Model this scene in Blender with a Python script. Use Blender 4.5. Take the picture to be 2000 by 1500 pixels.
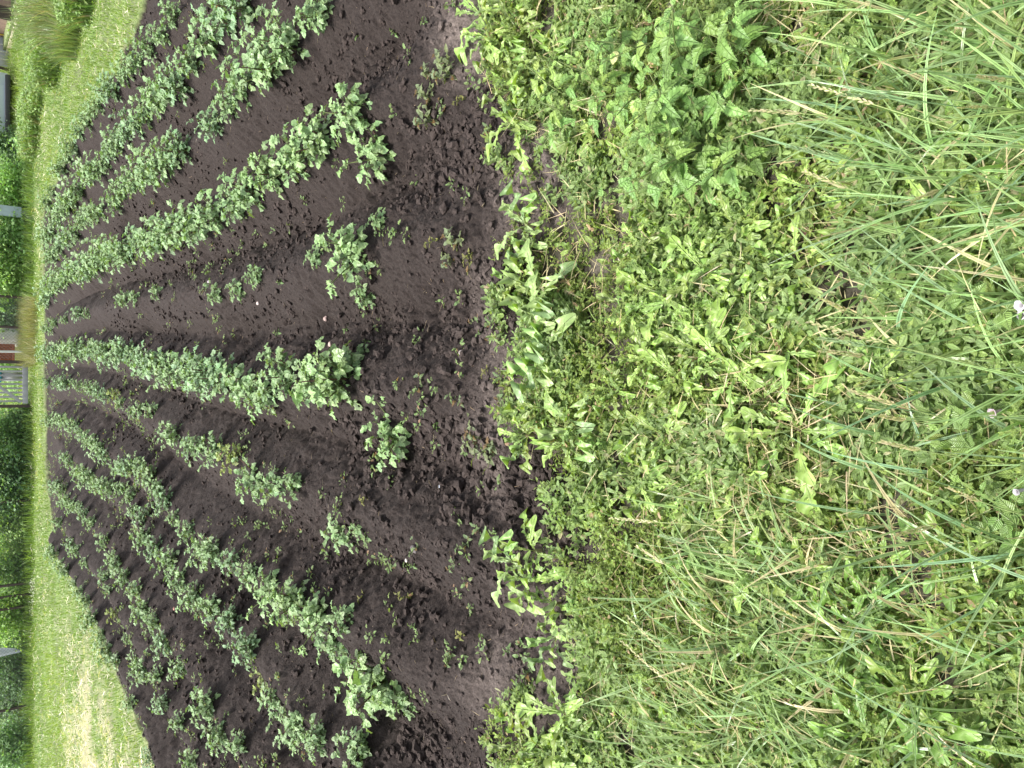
import bpy, math, random
import numpy as np
from mathutils import Matrix, Vector

for o in list(bpy.data.objects): bpy.data.objects.remove(o)
S = bpy.context.scene
COL = S.collection
PI = math.pi
R = math.radians

# ------------------------------------------------------------------ camera (turned on its side, as the photo is)
H = 1.9; TH = R(38.2); FPX = 1502.0
cam = bpy.data.cameras.new('camera'); camo = bpy.data.objects.new('camera', cam); COL.objects.link(camo)
cam.sensor_width = 36; cam.lens = FPX/2000*36; cam.clip_start = 0.02; cam.clip_end = 2000
dn = Vector((0, -math.sin(TH), -math.cos(TH))); fw = Vector((0, math.cos(TH), -math.sin(TH)))
m = Matrix(((dn.x, 1, -fw.x, 0), (dn.y, 0, -fw.y, 0), (dn.z, 0, -fw.z, H), (0, 0, 0, 1)))
camo.matrix_world = m
S.camera = camo
S.render.resolution_x = 1024; S.render.resolution_y = 768

# ------------------------------------------------------------------ light: bright overcast
w = bpy.data.worlds.new('World'); S.world = w; w.use_nodes = True
nt = w.node_tree; bg = nt.nodes['Background']
sky = nt.nodes.new('ShaderNodeTexSky'); sky.sky_type = 'NISHITA'; sky.sun_disc = False
SUN_EL, SUN_AZ = R(64), R(-62)
sky.sun_elevation = SUN_EL; sky.sun_rotation = SUN_AZ
sky.dust_density = 4.0; sky.air_density = 1.0; sky.ozone_density = 1.0
hs = nt.nodes.new('ShaderNodeHueSaturation'); hs.inputs['Saturation'].default_value = 0.35
nt.links.new(sky.outputs[0], hs.inputs['Color']); nt.links.new(hs.outputs[0], bg.inputs[0])
bg.inputs[1].default_value = 0.15
sl = bpy.data.lights.new('sun', 'SUN'); sl.energy = 2.8; sl.angle = R(14); sl.color = (1, .96, .9)
so = bpy.data.objects.new('sun', sl); COL.objects.link(so)
sd = Vector((math.sin(SUN_AZ)*math.cos(SUN_EL), math.cos(SUN_AZ)*math.cos(SUN_EL), math.sin(SUN_EL)))
so.rotation_euler = sd.to_track_quat('Z', 'Y').to_euler(); so.location = (0, 0, 30)
S.view_settings.view_transform = 'Standard'; S.view_settings.look = 'None'
S.view_settings.exposure = 1.25; S.view_settings.gamma = 1
S.render.engine = 'CYCLES'
S.cycles.max_bounces = 5; S.cycles.diffuse_bounces = 3; S.cycles.transmission_bounces = 3; S.cycles.glossy_bounces = 2

# ------------------------------------------------------------------ where a spot seen in the photo lies on the ground
def gp(u, v, z=0.0):
    a = TH + math.atan((u-1000)/FPX)
    t = (H-z)/(math.cos(TH)*(u-1000) + math.sin(TH)*FPX)
    return ((750-v)*t, (FPX*math.cos(TH) - (u-1000)*math.sin(TH))*t)
def gpa(l, z=0.0): return np.array([gp(p[0], p[1], z) for p in l])

# ------------------------------------------------------------------ noise
def hsh(ix, iy, s):
    n = (ix.astype(np.int64)*374761393 + iy.astype(np.int64)*668265263 + s*974634777) & 0xffffffff
    n = ((n ^ (n >> 13))*1274126177) & 0xffffffff
    n = (n ^ (n >> 16)) & 0xffffffff
    return n.astype(np.float64)/4294967295.0
def vnoise(x, y, f, s=0):
    x = x*f; y = y*f; ix = np.floor(x); iy = np.floor(y); fx = x-ix; fy = y-iy
    fx = fx*fx*(3-2*fx); fy = fy*fy*(3-2*fy)
    a = hsh(ix, iy, s); b = hsh(ix+1, iy, s); c = hsh(ix, iy+1, s); d = hsh(ix+1, iy+1, s)
    return (a*(1-fx)+b*fx)*(1-fy) + (c*(1-fx)+d*fx)*fy
def fbm(x, y, f, o=4, s=0):
    r = 0; a = .5
    for k in range(o): r = r + a*vnoise(x, y, f*2**k, s+k*7); a *= .5
    return r
def lumps(x, y, f, pres, s):
    """rounded lumps, one per cell at most"""
    X = x*f; Y = y*f; ix = np.floor(X); iy = np.floor(Y); r = np.zeros_like(X)
    for di in (-1, 0, 1):
        for dj in (-1, 0, 1):
            a = ix+di; b = iy+dj
            px = a+hsh(a, b, s); py = b+hsh(a, b, s+1); rad = .3+.5*hsh(a, b, s+2); on = hsh(a, b, s+3)
            asp = .7+.6*hsh(a, b, s+5)
            q = 1-(((X-px)/rad)**2*asp+((Y-py)/rad)**2/asp)
            r = np.maximum(r, np.where(on < pres, rad*np.sqrt(np.maximum(q, 0))*.9, 0))
    return r/f

def wobf(x, y): return (.05+.022*np.clip(y-4, 0, 12))*(vnoise(x, y, 3.1, 51)-.5)+.05*(vnoise(x, y, 11, 52)-.5)+.13*(vnoise(x, y, 6.3, 53)-.5)*(y < 4)
def inpoly(x, y, poly):
    x = np.asarray(x, float); y = np.asarray(y, float); c = np.zeros(x.shape, bool); n = len(poly)
    for i in range(n):
        x1, y1 = poly[i]; x2, y2 = poly[(i+1) % n]
        if y1 == y2: continue
        t = ((y1 > y) != (y2 > y)) & (x < (x2-x1)*(y-y1)/(y2-y1)+x1)
        c ^= t
    return c
def pdist(x, y, pts):
    """distance to an open polyline"""
    r = np.full(np.shape(x), 1e9)
    for (x1, y1), (x2, y2) in zip(pts[:-1], pts[1:]):
        dx, dy = x2-x1, y2-y1; t = np.clip(((x-x1)*dx+(y-y1)*dy)/(dx*dx+dy*dy+1e-9), 0, 1)
        r = np.minimum(r, np.hypot(x-x1-t*dx, y-y1-t*dy))
    return r

# ------------------------------------------------------------------ the potato field: outline and rows
far_edge = [(330,-110),(285,0),(262,60),(235,130),(200,190),(165,250),(130,310),(105,360),(87,415),(83,500),(85,600),(87,700),(88,800),(90,900),
            (97,1000),(112,1065),(136,1120),(168,1180),(208,1270),(250,1365),(300,1480),(350,1580),(410,1720)]
near_edge = [(960,1720),(955,1500),(990,1440),(1060,1400),(1130,1330),(1140,1270),(1100,1200),(1090,1150),(1110,1100),(1135,1040),(1110,960),(1065,880),
             (1020,850),(1010,780),(1015,700),(1000,640),(1000,560),(1010,500),(1050,440),(1090,380),(1060,310),(985,260),(950,190),(930,110),(890,50),(900,0),(880,-110)]
FE = gpa(far_edge); NE = gpa([(u+34, v) for u, v in near_edge]); FIELD = np.vstack([FE, NE])

ROWS = {
 'A': [(345,40),(300,95),(255,140),(215,185),(180,235),(150,285),(120,335),(105,380),(90,425)],
 'B': [(490,8),(440,50),(400,112),(360,160),(310,205),(262,255),(220,305),(180,345),(150,385),(120,420),(104,450),(88,474)],
 'C': [(627,36),(600,78),(533,130),(483,172),(440,215),(413,262),(375,287),(343,307),(300,343),(260,365),(224,400),(168,436),(126,483),(98,508)],
 'D': [(700,235),(650,250),(600,300),(545,335),(483,383),(450,417),(400,435),(360,457),(300,472),(240,492),(196,514),(157,531),(126,551),(104,573),(92,593)],
 'E': [(695,500),(520,520),(467,557),(360,590),(327,580),(260,583),(215,590),(168,610),(123,629),(90,643)],
 'F': [(680,755),(570,735),(530,755),(500,760),(460,745),(430,740),(400,735),(360,728),(320,718),(290,705),(250,697),(200,688),(160,683),(130,687),(88,697)],
 'G': [(590,935),(545,950),(505,935),(477,905),(450,885),(407,880),(365,865),(333,838),(310,815),(260,800),(233,783),(190,765),(150,752),(120,748),(95,745)],
 'H': [(633,1195),(590,1195),(560,1165),(533,1140),(507,1130),(460,1095),(410,1073),(360,1030),(333,995),(300,945),(270,920),(238,912),(201,875),(179,856),(151,833),(120,822),(98,816)],
 'I': [(690,1480),(620,1440),(547,1380),(487,1327),(490,1265),(440,1200),(400,1185),(365,1137),(333,1095),(303,1073),(287,1040),(265,1000),(235,957),(190,950),(174,931),(145,908),(123,878)],
 'J': [(473,1467),(440,1455),(427,1400),(407,1363),(390,1325),(350,1295),(325,1240),(300,1200),(275,1163),(250,1125),(225,1080),(196,1040),(168,1004),(146,987),(125,962),(104,945)],
 'K': [(380,1490),(365,1447),(340,1400),(307,1327),(263,1285),(243,1233),(220,1173),(196,1124),(157,1077),(134,1046),(112,1012)],
 'L': [(293,1480),(290,1430),(262,1385),(250,1335),(220,1277),(200,1233),(168,1166),(150,1140),(134,1120),(118,1094),(98,1060)],
}
RP = {k: gpa(v, .12) for k, v in ROWS.items()}
RF = {}
for k, p in RP.items():
    ys = p[:, 1]; xs = p[:, 0]; c = np.polyfit(ys, xs, 3 if len(p) > 8 else 2)
    yy = np.linspace(ys.min(), ys.max(), 60); xx = np.polyval(c, yy)
    RF[k] = (yy, xx, (xx[3]-xx[0])/(yy[3]-yy[0]))
def rowx(k, y):
    yy, xx, s = RF[k]
    r = np.interp(y, yy, xx)
    return np.where(y < yy[0], xx[0]+(y-yy[0])*s, r)
def ridge(x, y):
    d = np.full(np.shape(x), 9.0)
    for k in ROWS:
        yy, xx, s = RF[k]; sl = np.interp(y, yy, np.gradient(xx, yy))
        d = np.minimum(d, np.abs(x-rowx(k, y))/np.sqrt(1+sl*sl) + np.maximum(0, y-yy[-1]-.3)*3)
    return d

TRACKS = [gpa([(1215,250),(1225,450),(1200,640),(1210,800),(1215,960),(1190,1080)]),
          gpa([(1560,60),(1620,250),(1650,560),(1690,800),(1760,1040),(1830,1300),(1850,1500)])]
BARE = [(1080,40,.05),(1060,262,.05),(1060,440,.07),(1213,350,.05),(1215,430,.04),(1205,590,.025),(1180,400,.03),(1225,965,.055),(1215,905,.03),(1250,1010,.02),
        (1680,550,.05),(1695,590,.035),(1690,640,.03),(1600,560,.03),(1755,1045,.06),(1765,1020,.04),(1840,1170,.04),(1810,1130,.04),(1880,1420,.05),(1575,60,.035),(1590,25,.025),
        (1080,1110,.05),(1130,1310,.06),(1240,1440,.04),(1100,500,.03),(1150,480,.03),(1640,1200,.03),(1500,330,.02),(1860,1290,.05),(1130,260,.03),(1090,330,.07),(1150,310,.05),(1190,240,.05),(1120,420,.08),(1170,520,.05),(1085,520,.05),(1210,680,.03),(1235,1000,.04),(1090,1130,.05),(1690,450,.03),(1520,1000,.03),(1780,1090,.04)]
BAREG = [(gp(u, v), r) for u, v, r in BARE]
def bare(x, y):
    b = np.zeros(np.shape(x))
    for (bx, by), r in BAREG: b = np.maximum(b, np.exp(-(((x-bx)**2*.45+(y-by)**2*1.3)/(1.15*r)**2)*(.5+vnoise(x, y, 22, 5))))
    return b

def strawf(x, y):
    a = np.clip(3.6*fbm(x, y*1.3, 1.6, 4, 17)-1.1, 0, 1)*np.clip((-x-3.0)/1.3, 0, 1)*np.clip((13.8-y)/1.5, 0, 1)
    return np.clip(a+np.clip(3*fbm(x, y*1.8, 1.3, 3, 18)-1.75, 0, 1)*.7*(y > 4)*(y < 16.5), 0, 1)
def ground_fields(x, y, fine=True):
    wob = wobf(x, y)
    inf = inpoly(x+wob, y+wob*.8, FIELD)
    dn_ = pdist(x, y, NE); df = pdist(x, y, FE)
    d = ridge(x, y)
    edge = np.clip(dn_/.75, 0, 1); edge = edge*edge*(3-2*edge)
    rid = np.exp(-(d/.17)**2)
    z = inf*(edge*(.15*rid-.035-.055*np.exp(-((d-.31)/.07)**2)*(.6+.8*vnoise(x, y, 3.3, 91)))+.02*(fbm(x, y, 1.7, 3, 3)-.45)*1)
    z = z + inf*.05*(vnoise(x, y, 4.2, 9)-.5)*(1-edge*.6)
    cl = None
    if fine:
        fur = np.clip(1-rid*1.15, 0, 1)
        m1 = np.clip((vnoise(x, y, 1.9, 21)-.22)*2.2, 0, 1)*(.45+.55*fur)
        fade = np.clip(1.6-y/14, .35, 1)
        wx = x+.02*(vnoise(x, y, 30, 81)-.5); wy = y+.02*(vnoise(x, y, 30, 82)-.5)
        cl = (lumps(wx, wy, 11, .35, 30)*.5*m1 + lumps(wx, wy, 19, .45, 31)*.7*m1 + lumps(wx+.37, wy, 34, .5, 37)*.8*(.35+.65*m1) + lumps(wx, wy+.11, 62, .5, 43)*.8)*fade
        z = z + inf*(cl + .022*(fbm(x, y, 24, 4, 61)-.45)+.075*(fbm(x, y, 6, 3, 66)-.4)*m1)
        z = z + (1-inf)*(.012*(fbm(x, y, 14, 3, 71)-.45) + .03*(vnoise(x, y, 2.3, 77)-.5))
    else:
        z = z + (1-inf)*.03*(vnoise(x, y, 2.3, 77)-.5) + inf*.008
    return z, inf, dn_, df, rid
def gz(x, y):
    z = ground_fields(np.array([x], float), np.array([y], float), False)[0]
    return float(z[0])

# ------------------------------------------------------------------ materials
def newmat(name):
    mt = bpy.data.materials.new(name); mt.use_nodes = True
    n = mt.node_tree.nodes; l = mt.node_tree.links
    return mt, n, l, n['Principled BSDF']
def leafmat(name, trans=.3, rough=.5, spec=.35, vein=.35, val=1.0, nv=28):
    mt, n, l, p = newmat(name)
    out = n['Material Output']
    at = n.new('ShaderNodeAttribute'); at.attribute_name = 'tint'
    lc = n.new('ShaderNodeAttribute'); lc.attribute_name = 'lc'
    sx = n.new('ShaderNodeSeparateXYZ'); l.new(lc.outputs['Vector'], sx.inputs[0])
    def M(op, a, b=None):
        k = n.new('ShaderNodeMath'); k.operation = op
        for i, q in enumerate((a, b)):
            if q is None: continue
            if isinstance(q, (int, float)): k.inputs[i].default_value = q
            else: l.new(q, k.inputs[i])
        return k.outputs[0]
    ab = M('ABSOLUTE', sx.outputs[1])
    mid = M('SUBTRACT', 1.0, M('MINIMUM', M('MULTIPLY', ab, 9.0), 1.0))
    ph = M('SUBTRACT', sx.outputs[0], M('MULTIPLY', ab, .22))
    vn = M('POWER', M('ABSOLUTE', M('SINE', M('MULTIPLY', ph, float(nv)))), 6.0)
    vn = M('SUBTRACT', 1.0, vn)     # broad cushions between the veins
    vv = M('MAXIMUM', mid, M('MULTIPLY', M('SUBTRACT', 1.0, vn), .45))
    tc = n.new('ShaderNodeTexCoord'); nz = n.new('ShaderNodeTexNoise'); nz.inputs['Scale'].default_value = 35; nz.inputs['Detail'].default_value = 3
    l.new(tc.outputs['Object'], nz.inputs['Vector'])
    fac = M('ADD', M('MULTIPLY', nz.outputs[0], .7), .65)
    fac = M('MULTIPLY', fac, val)
    hv = n.new('ShaderNodeVectorMath'); hv.operation = 'SCALE'; l.new(at.outputs['Color'], hv.inputs[0]); l.new(fac, hv.inputs['Scale'])
    mx = n.new('ShaderNodeMixRGB'); mx.inputs['Color2'].default_value = (.42, .5, .25, 1)
    l.new(hv.outputs[0], mx.inputs['Color1']); l.new(M('MULTIPLY', vv, vein), mx.inputs['Fac'])
    l.new(mx.outputs[0], p.inputs['Base Color'])
    p.inputs['Roughness'].default_value = rough; p.inputs['Specular IOR Level'].default_value = spec
    bp = n.new('ShaderNodeBump'); bp.inputs['Strength'].default_value = .9; bp.inputs['Distance'].default_value = .004
    l.new(M('ADD', vv, M('MULTIPLY', nz.outputs[0], -1.2)), bp.inputs['Height']); l.new(bp.outputs[0], p.inputs['Normal'])
    tr = n.new('ShaderNodeBsdfTranslucent'); tm = n.new('ShaderNodeMixRGB'); tm.blend_type = 'MULTIPLY'; tm.inputs['Fac'].default_value = 1
    tm.inputs['Color2'].default_value = (1.3, 1.35, .5, 1); l.new(mx.outputs[0], tm.inputs['Color1']); l.new(tm.outputs[0], tr.inputs[0])
    ms = n.new('ShaderNodeMixShader'); ms.inputs[0].default_value = trans
    l.new(p.outputs[0], ms.inputs[1]); l.new(tr.outputs[0], ms.inputs[2]); l.new(ms.outputs[0], out.inputs['Surface'])
    return mt
def plain(name, col, rough=.6, metal=0, nscale=20, namp=.3, bump=.2, stretch=(1, 1, 1)):
    mt, n, l, p = newmat(name)
    tc = n.new('ShaderNodeTexCoord'); mp = n.new('ShaderNodeMapping'); mp.inputs['Scale'].default_value = stretch
    nz = n.new('ShaderNodeTexNoise'); nz.inputs['Scale'].default_value = nscale; nz.inputs['Detail'].default_value = 5
    l.new(tc.outputs['Object'], mp.inputs[0]); l.new(mp.outputs[0], nz.inputs['Vector'])
    cr = n.new('ShaderNodeMixRGB'); l.new(nz.outputs[0], cr.inputs['Fac'])
    cr.inputs['Color1'].default_value = tuple(c*(1-namp) for c in col)+(1,); cr.inputs['Color2'].default_value = tuple(min(1, c*(1+namp)) for c in col)+(1,)
    l.new(cr.outputs[0], p.inputs['Base Color']); p.inputs['Roughness'].default_value = rough; p.inputs['Metallic'].default_value = metal
    bp = n.new('ShaderNodeBump'); bp.inputs['Strength'].default_value = bump; bp.inputs['Distance'].default_value = .01
    l.new(nz.outputs[0], bp.inputs['Height']); l.new(bp.outputs[0], p.inputs['Normal'])
    return mt
LEAF = leafmat('leaf', .3, .36, .6, .22)
POTL = leafmat('potato_leaf', .2, .36, .55, .3, nv=16)
NETL = leafmat('nettle_leaf', .25, .45, .45, .06, nv=15)
DANL = leafmat('lobed_leaf', .22, .4, .5, .38, nv=18)
GRAS = leafmat('grass_blade', .3, .32, .6, .10, nv=1)
STEM = leafmat('stem', .1, .5, .3, 0, nv=1)
SOILC = None

def ground_mat(name='soil', bs=1.0, lift=1.0):
    mt, n, l, p = newmat(name)
    tc = n.new('ShaderNodeTexCoord'); at = n.new('ShaderNodeAttribute'); at.attribute_name = 'soil'
    sx = n.new('ShaderNodeSeparateColor'); l.new(at.outputs['Color'], sx.inputs[0])
    def NZ(s, d=6, r=.6):
        k = n.new('ShaderNodeTexNoise'); k.inputs['Scale'].default_value = s; k.inputs['Detail'].default_value = d; k.inputs['Roughness'].default_value = r
        l.new(tc.outputs['Object'], k.inputs['Vector']); return k.outputs[0]
    n1 = NZ(90, 6, .7); n2 = NZ(9, 5); n3 = NZ(260, 4, .7)
    r1 = n.new('ShaderNodeValToRGB'); l.new(n1, r1.inputs[0])
    r1.color_ramp.elements[0].position = .3; r1.color_ramp.elements[0].color = (.0125*lift, .0088*lift, .0078*lift, 1)
    r1.color_ramp.elements[1].position = .75; r1.color_ramp.elements[1].color = (.054*lift, .041*lift, .036*lift, 1)
    r2 = n.new('ShaderNodeValToRGB'); l.new(n1, r2.inputs[0])
    r2.color_ramp.elements[0].position = .3; r2.color_ramp.elements[0].color = (.06, .048, .043, 1)
    r2.color_ramp.elements[1].position = .75; r2.color_ramp.elements[1].color = (.24, .195, .175, 1)
    mf = n.new('ShaderNodeMath'); mf.operation = 'MULTIPLY_ADD'; l.new(n2, mf.inputs[0]); mf.inputs[1].default_value = 1.1; mf.inputs[2].default_value = -.55
    ad = n.new('ShaderNodeMath'); ad.operation = 'ADD'; ad.use_clamp = True; l.new(sx.outputs[0], ad.inputs[0]); l.new(mf.outputs[0], ad.inputs[1])
    mm = n.new('ShaderNodeMath'); mm.operation = 'MULTIPLY'; l.new(ad.outputs[0], mm.inputs[0])
    mn = n.new('ShaderNodeMath'); mn.operation = 'MINIMUM'; l.new(sx.outputs[0], mn.inputs[0]); mn.inputs[1].default_value = .25
    mq = n.new('ShaderNodeMath'); mq.operation = 'MULTIPLY'; l.new(mn.outputs[0], mq.inputs[0]); mq.inputs[1].default_value = 4; l.new(mq.outputs[0], mm.inputs[1])
    mx = n.new('ShaderNodeMixRGB'); l.new(mm.outputs[0], mx.inputs[0]); l.new(r1.outputs[0], mx.inputs[1]); l.new(r2.outputs[0], mx.inputs[2])
    r3 = n.new('ShaderNodeValToRGB'); l.new(NZ(14, 8, .75), r3.inputs[0])
    r3.color_ramp.elements[0].position = .35; r3.color_ramp.elements[0].color = (.09, .16, .035, 1)
    r3.color_ramp.elements[1].position = .7; r3.color_ramp.elements[1].color = (.26, .30, .12, 1)
    m2 = n.new('ShaderNodeMixRGB'); l.new(sx.outputs[1], m2.inputs[0]); l.new(mx.outputs[0], m2.inputs[1]); l.new(r3.outputs[0], m2.inputs[2])
    m3 = n.new('ShaderNodeMixRGB'); l.new(sx.outputs[2], m3.inputs[0]); l.new(m2.outputs[0], m3.inputs[1]); m3.inputs[2].default_value = (.36, .33, .22, 1)
    l.new(m3.outputs[0], p.inputs['Base Color']); p.inputs['Roughness'].default_value = .9; p.inputs['Specular IOR Level'].default_value = .25
    b1 = n.new('ShaderNodeBump'); b1.inputs['Strength'].default_value = .9; b1.inputs['Distance'].default_value = .016*bs; l.new(n1, b1.inputs['Height'])
    b2 = n.new('ShaderNodeBump'); b2.inputs['Strength'].default_value = .7; b2.inputs['Distance'].default_value = .004*bs; l.new(n3, b2.inputs['Height']); l.new(b1.outputs[0], b2.inputs['Normal'])
    l.new(b2.outputs[0], p.inputs['Normal'])
    return mt
SOIL = ground_mat(); CLOD = ground_mat('clod_soil', .45, 1.3)

# ------------------------------------------------------------------ mesh helpers
def tag(o, label=None, cat=None, group=None, kind=None):
    if label: o['label'] = label
    if cat: o['category'] = cat
    if group: o['group'] = group
    if kind: o['kind'] = kind
    return o
def empty(name, loc, rz=0, sc=1):
    o = bpy.data.objects.new(name, None); COL.objects.link(o); o.location = loc; o.rotation_euler = (0, 0, rz); o.scale = (sc,)*3
    o.empty_display_size = .1; return o
class Cloud:
    """collects pieces; build() links them as ONE mesh object"""
    def __init__(s): s.v = []; s.q = []; s.c = []; s.l = []; s.n = 0
    def add(s, v, q, c, l):
        v = np.asarray(v, np.float32).reshape(-1, 3); q = np.asarray(q, np.int64).reshape(-1, 4)
        s.v.append(v); s.q.append(q+s.n); s.n += len(v)
        c = np.asarray(c, np.float32); s.c.append(np.broadcast_to(c, (len(v), 3)).astype(np.float32) if c.ndim < 2 else c.reshape(-1, 3))
        l = np.zeros((len(v), 3), np.float32) if l is None else np.asarray(l, np.float32).reshape(-1, 3); s.l.append(l)
    def inst(s, T, pos, d, nrm, L, W, col):
        """copies of leaf template T along direction d, face normal nrm"""
        tv, tq, tl = T; pos = np.asarray(pos, float).reshape(-1, 3); N = len(pos)
        if N == 0: return
        d = np.broadcast_to(np.asarray(d, float), (N, 3)); nrm = np.broadcast_to(np.asarray(nrm, float), (N, 3))
        L = np.broadcast_to(np.asarray(L, float), (N,)); W = np.broadcast_to(np.asarray(W, float), (N,))
        d = d/np.linalg.norm(d, axis=1, keepdims=True); x = np.cross(d, nrm); x /= np.linalg.norm(x, axis=1, keepdims=True)+1e-9
        z = np.cross(x, d)
        V = (pos[:, None, :] + tv[None, :, 0, None]*(x*W[:, None])[:, None, :] + tv[None, :, 1, None]*(d*L[:, None])[:, None, :] + tv[None, :, 2, None]*(z*L[:, None])[:, None, :])
        nv = len(tv); Q = tq[None, :, :] + (np.arange(N)*nv)[:, None, None]
        col = np.broadcast_to(np.asarray(col, float), (N, 3)); C = np.repeat(col, nv, axis=0); Lc = np.tile(tl, (N, 1))
        s.add(V, Q, C, Lc)
    def tube(s, pts, rad, col, k=5):
        pts = np.asarray(pts, float); n = len(pts); rad = np.broadcast_to(np.asarray(rad, float), (n,))
        t = np.gradient(pts, axis=0); t /= np.linalg.norm(t, axis=1, keepdims=True)+1e-9
        a = np.cross(t, [.31, .77, .13]); a /= np.linalg.norm(a, axis=1, keepdims=True)+1e-9; b = np.cross(t, a)
        an = np.arange(k)/k*2*PI
        V = pts[:, None, :]+rad[:, None, None]*(np.cos(an)[None, :, None]*a[:, None, :]+np.sin(an)[None, :, None]*b[:, None, :])
        q = [(i*k+j, i*k+(j+1) % k, (i+1)*k+(j+1) % k, (i+1)*k+j) for i in range(n-1) for j in range(k)]
        s.add(V, q, col, None)
    def box(s, lo, hi, col=(.5, .5, .5), M=None):
        x0, y0, z0 = lo; x1, y1, z1 = hi
        v = np.array([(x0,y0,z0),(x1,y0,z0),(x1,y1,z0),(x0,y1,z0),(x0,y0,z1),(x1,y0,z1),(x1,y1,z1),(x0,y1,z1)], float)
        if M is not None: v = v @ np.array(M)[:3, :3].T + np.array(M)[:3, 3]
        s.add(v, [(0,3,2,1),(4,5,6,7),(0,1,5,4),(1,2,6,5),(2,3,7,6),(3,0,4,7)], col, None)
    def blades(s, base, az, th0, kap, L, W, col, seg=5, droop=None):
        """grass blades: base Nx3, heading az, start angle from upright th0, bend kap"""
        base = np.asarray(base, float).reshape(-1, 3); N = len(base)
        if N == 0: return
        h = np.stack([np.cos(az), np.sin(az), np.zeros(N)], 1); sd_ = np.stack([-np.sin(az), np.cos(az), np.zeros(N)], 1)
        tw = np.random.uniform(-.9, .9, N)
        p = base.copy(); V = np.zeros((N, seg+1, 2, 3)); LC = np.zeros((N, seg+1, 2, 3))
        for i in range(seg+1):
            t = i/seg; th = th0+kap*t; dr = np.sin(th)[:, None]*h+np.cos(th)[:, None]*np.array([0, 0, 1.])
            ww = W*(.75+.25*math.sin(PI*min(1, t*1.6)))*(1-t**2.2)*.5+.0002
            nn = np.cross(sd_, dr); s2 = sd_*np.cos(tw)[:, None]+nn*np.sin(tw)[:, None]
            V[:, i, 0] = p-s2*ww[:, None]; V[:, i, 1] = p+s2*ww[:, None]
            LC[:, i, :, 0] = t; LC[:, i, 0, 1] = -.5; LC[:, i, 1, 1] = .5
            p = p+dr*(L/seg)[:, None]; p[:, 2] = np.maximum(p[:, 2], base[:, 2]+.004)
        q = np.array([(2*i, 2*i+1, 2*i+3, 2*i+2) for i in range(seg)]); Q = q[None]+(np.arange(N)*2*(seg+1))[:, None, None]
        s.add(V, Q, np.repeat(np.broadcast_to(col, (N, 3)), 2*(seg+1), axis=0), LC)
    def mesh(s, name, smooth=True):
        me = bpy.data.meshes.new(name)
        v = np.concatenate(s.v); q = np.concatenate(s.q); c = np.concatenate(s.c); l = np.concatenate(s.l)
        me.vertices.add(len(v)); me.vertices.foreach_set('co', v.ravel())
        me.loops.add(q.size); me.loops.foreach_set('vertex_index', q.ravel().astype(np.int32))
        me.polygons.add(len(q)); me.polygons.foreach_set('loop_start', (np.arange(len(q))*4).astype(np.int32))
        me.update(calc_edges=True)
        a = me.attributes.new('tint', 'FLOAT_COLOR', 'POINT'); a.data.foreach_set('color', np.hstack([c, np.ones((len(c), 1), np.float32)]).ravel().astype(np.float32))
        a = me.attributes.new('lc', 'FLOAT_VECTOR', 'POINT'); a.data.foreach_set('vector', l.ravel())
        if smooth: me.polygons.foreach_set('use_smooth', np.ones(len(q), bool))
        me.validate(); return me
    def build(s, name, mat, parent=None, smooth=True):
        me = s.mesh(name, smooth); me.materials.append(mat); o = bpy.data.objects.new(name, me); COL.objects.link(o)
        if parent: o.parent = parent
        return o
def leaf_t(seg, wf, fold=.25, curl=.25, wave=0, tip=0, wf2=None):
    """leaf template: length 1 along y, half width 0.5 along x"""
    v = []; l = []
    for i in range(seg+1):
        t = i/seg; ww = max(wf(t), .001)*.5; ww2 = max((wf2 or wf)(t), .001)*.5; z = curl*(t-t*t*1.0)*1.2 - tip*t*t
        wz = wave*math.sin(t*17); wz2 = wave*math.sin(t*15+1.3)
        v += [(-ww, t, z+fold*ww*.5+wz*ww*2), (0, t, z), (ww2, t, z+fold*ww2*.5+wz2*ww2*2)]; l += [(t, -1*ww*2, 0), (t, 0, 0), (t, ww2*2, 0)]
    q = []
    for i in range(seg):
        a = 3*i; q += [(a, a+1, a+4, a+3), (a+1, a+2, a+5, a+4)]
    return np.array(v, float), np.array(q), np.array(l, float)
def ov(t, k=.42): return math.sin(PI*min(1, t)**(.72))**.62 if 0 < t < 1 else 0
OVATE = leaf_t(7, lambda t: ov(t), .3, .2, .10, .25)
OVATE2 = leaf_t(7, lambda t: ov(t), .55, .1, .14, .4)
SMALL = leaf_t(3, lambda t: [.25, 1, .85, .05][round(t*3)], .4, .2)
SMALL2 = leaf_t(3, lambda t: [.15, .8, 1, .15][round(t*3)], .2, -.2)
def serr(t, n=9):
    f = (t*n) % 1; return (ov(t))*(1+.22*(f-.5)) if 0 < t < 1 else .02
NET = leaf_t(24, lambda t: max(.02, math.sin(PI*t**.52)**.9*(1.14 if round(t*24) % 2 == 0 else .80)) if 0 < t < 1 else .03, .5, .1, .03, .4)
def dandw(ph, n=6.0, deep=.6):
    def f(t):
        env = (.10+.9*max(0, t-.08)**.8*1.15)*((.9 if t < .8 else .9*max(.02, 1-((t-.8)/.2)**1.6)**.6))
        k = ((1-t)*n+ph) % 1; tooth = 1-deep*(k**1.3) if t < .8 else 1
        if t < .8 and k < .12: tooth *= .55+.45*k/.12
        return env*tooth
    return f
DANS = [leaf_t(36, dandw(.0, 8, .78), .25, .28, .10, .12, dandw(.35, 8, .74)), leaf_t(36, dandw(.2, 7, .66), .4, .1, .2, .3, dandw(.6, 7.4, .66)),
        leaf_t(36, dandw(.4, 9, .8), .1, .42, .12, .35, dandw(.1, 9, .75)), leaf_t(36, dandw(.1, 11, .28), .3, .2, .3, .1, dandw(.5, 10.4, .3))]
HEART = leaf_t(7, lambda t: [.45, .98, 1, .9, .72, .5, .25, .02][round(t*7)], .35, .12, .06, .15)
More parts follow.
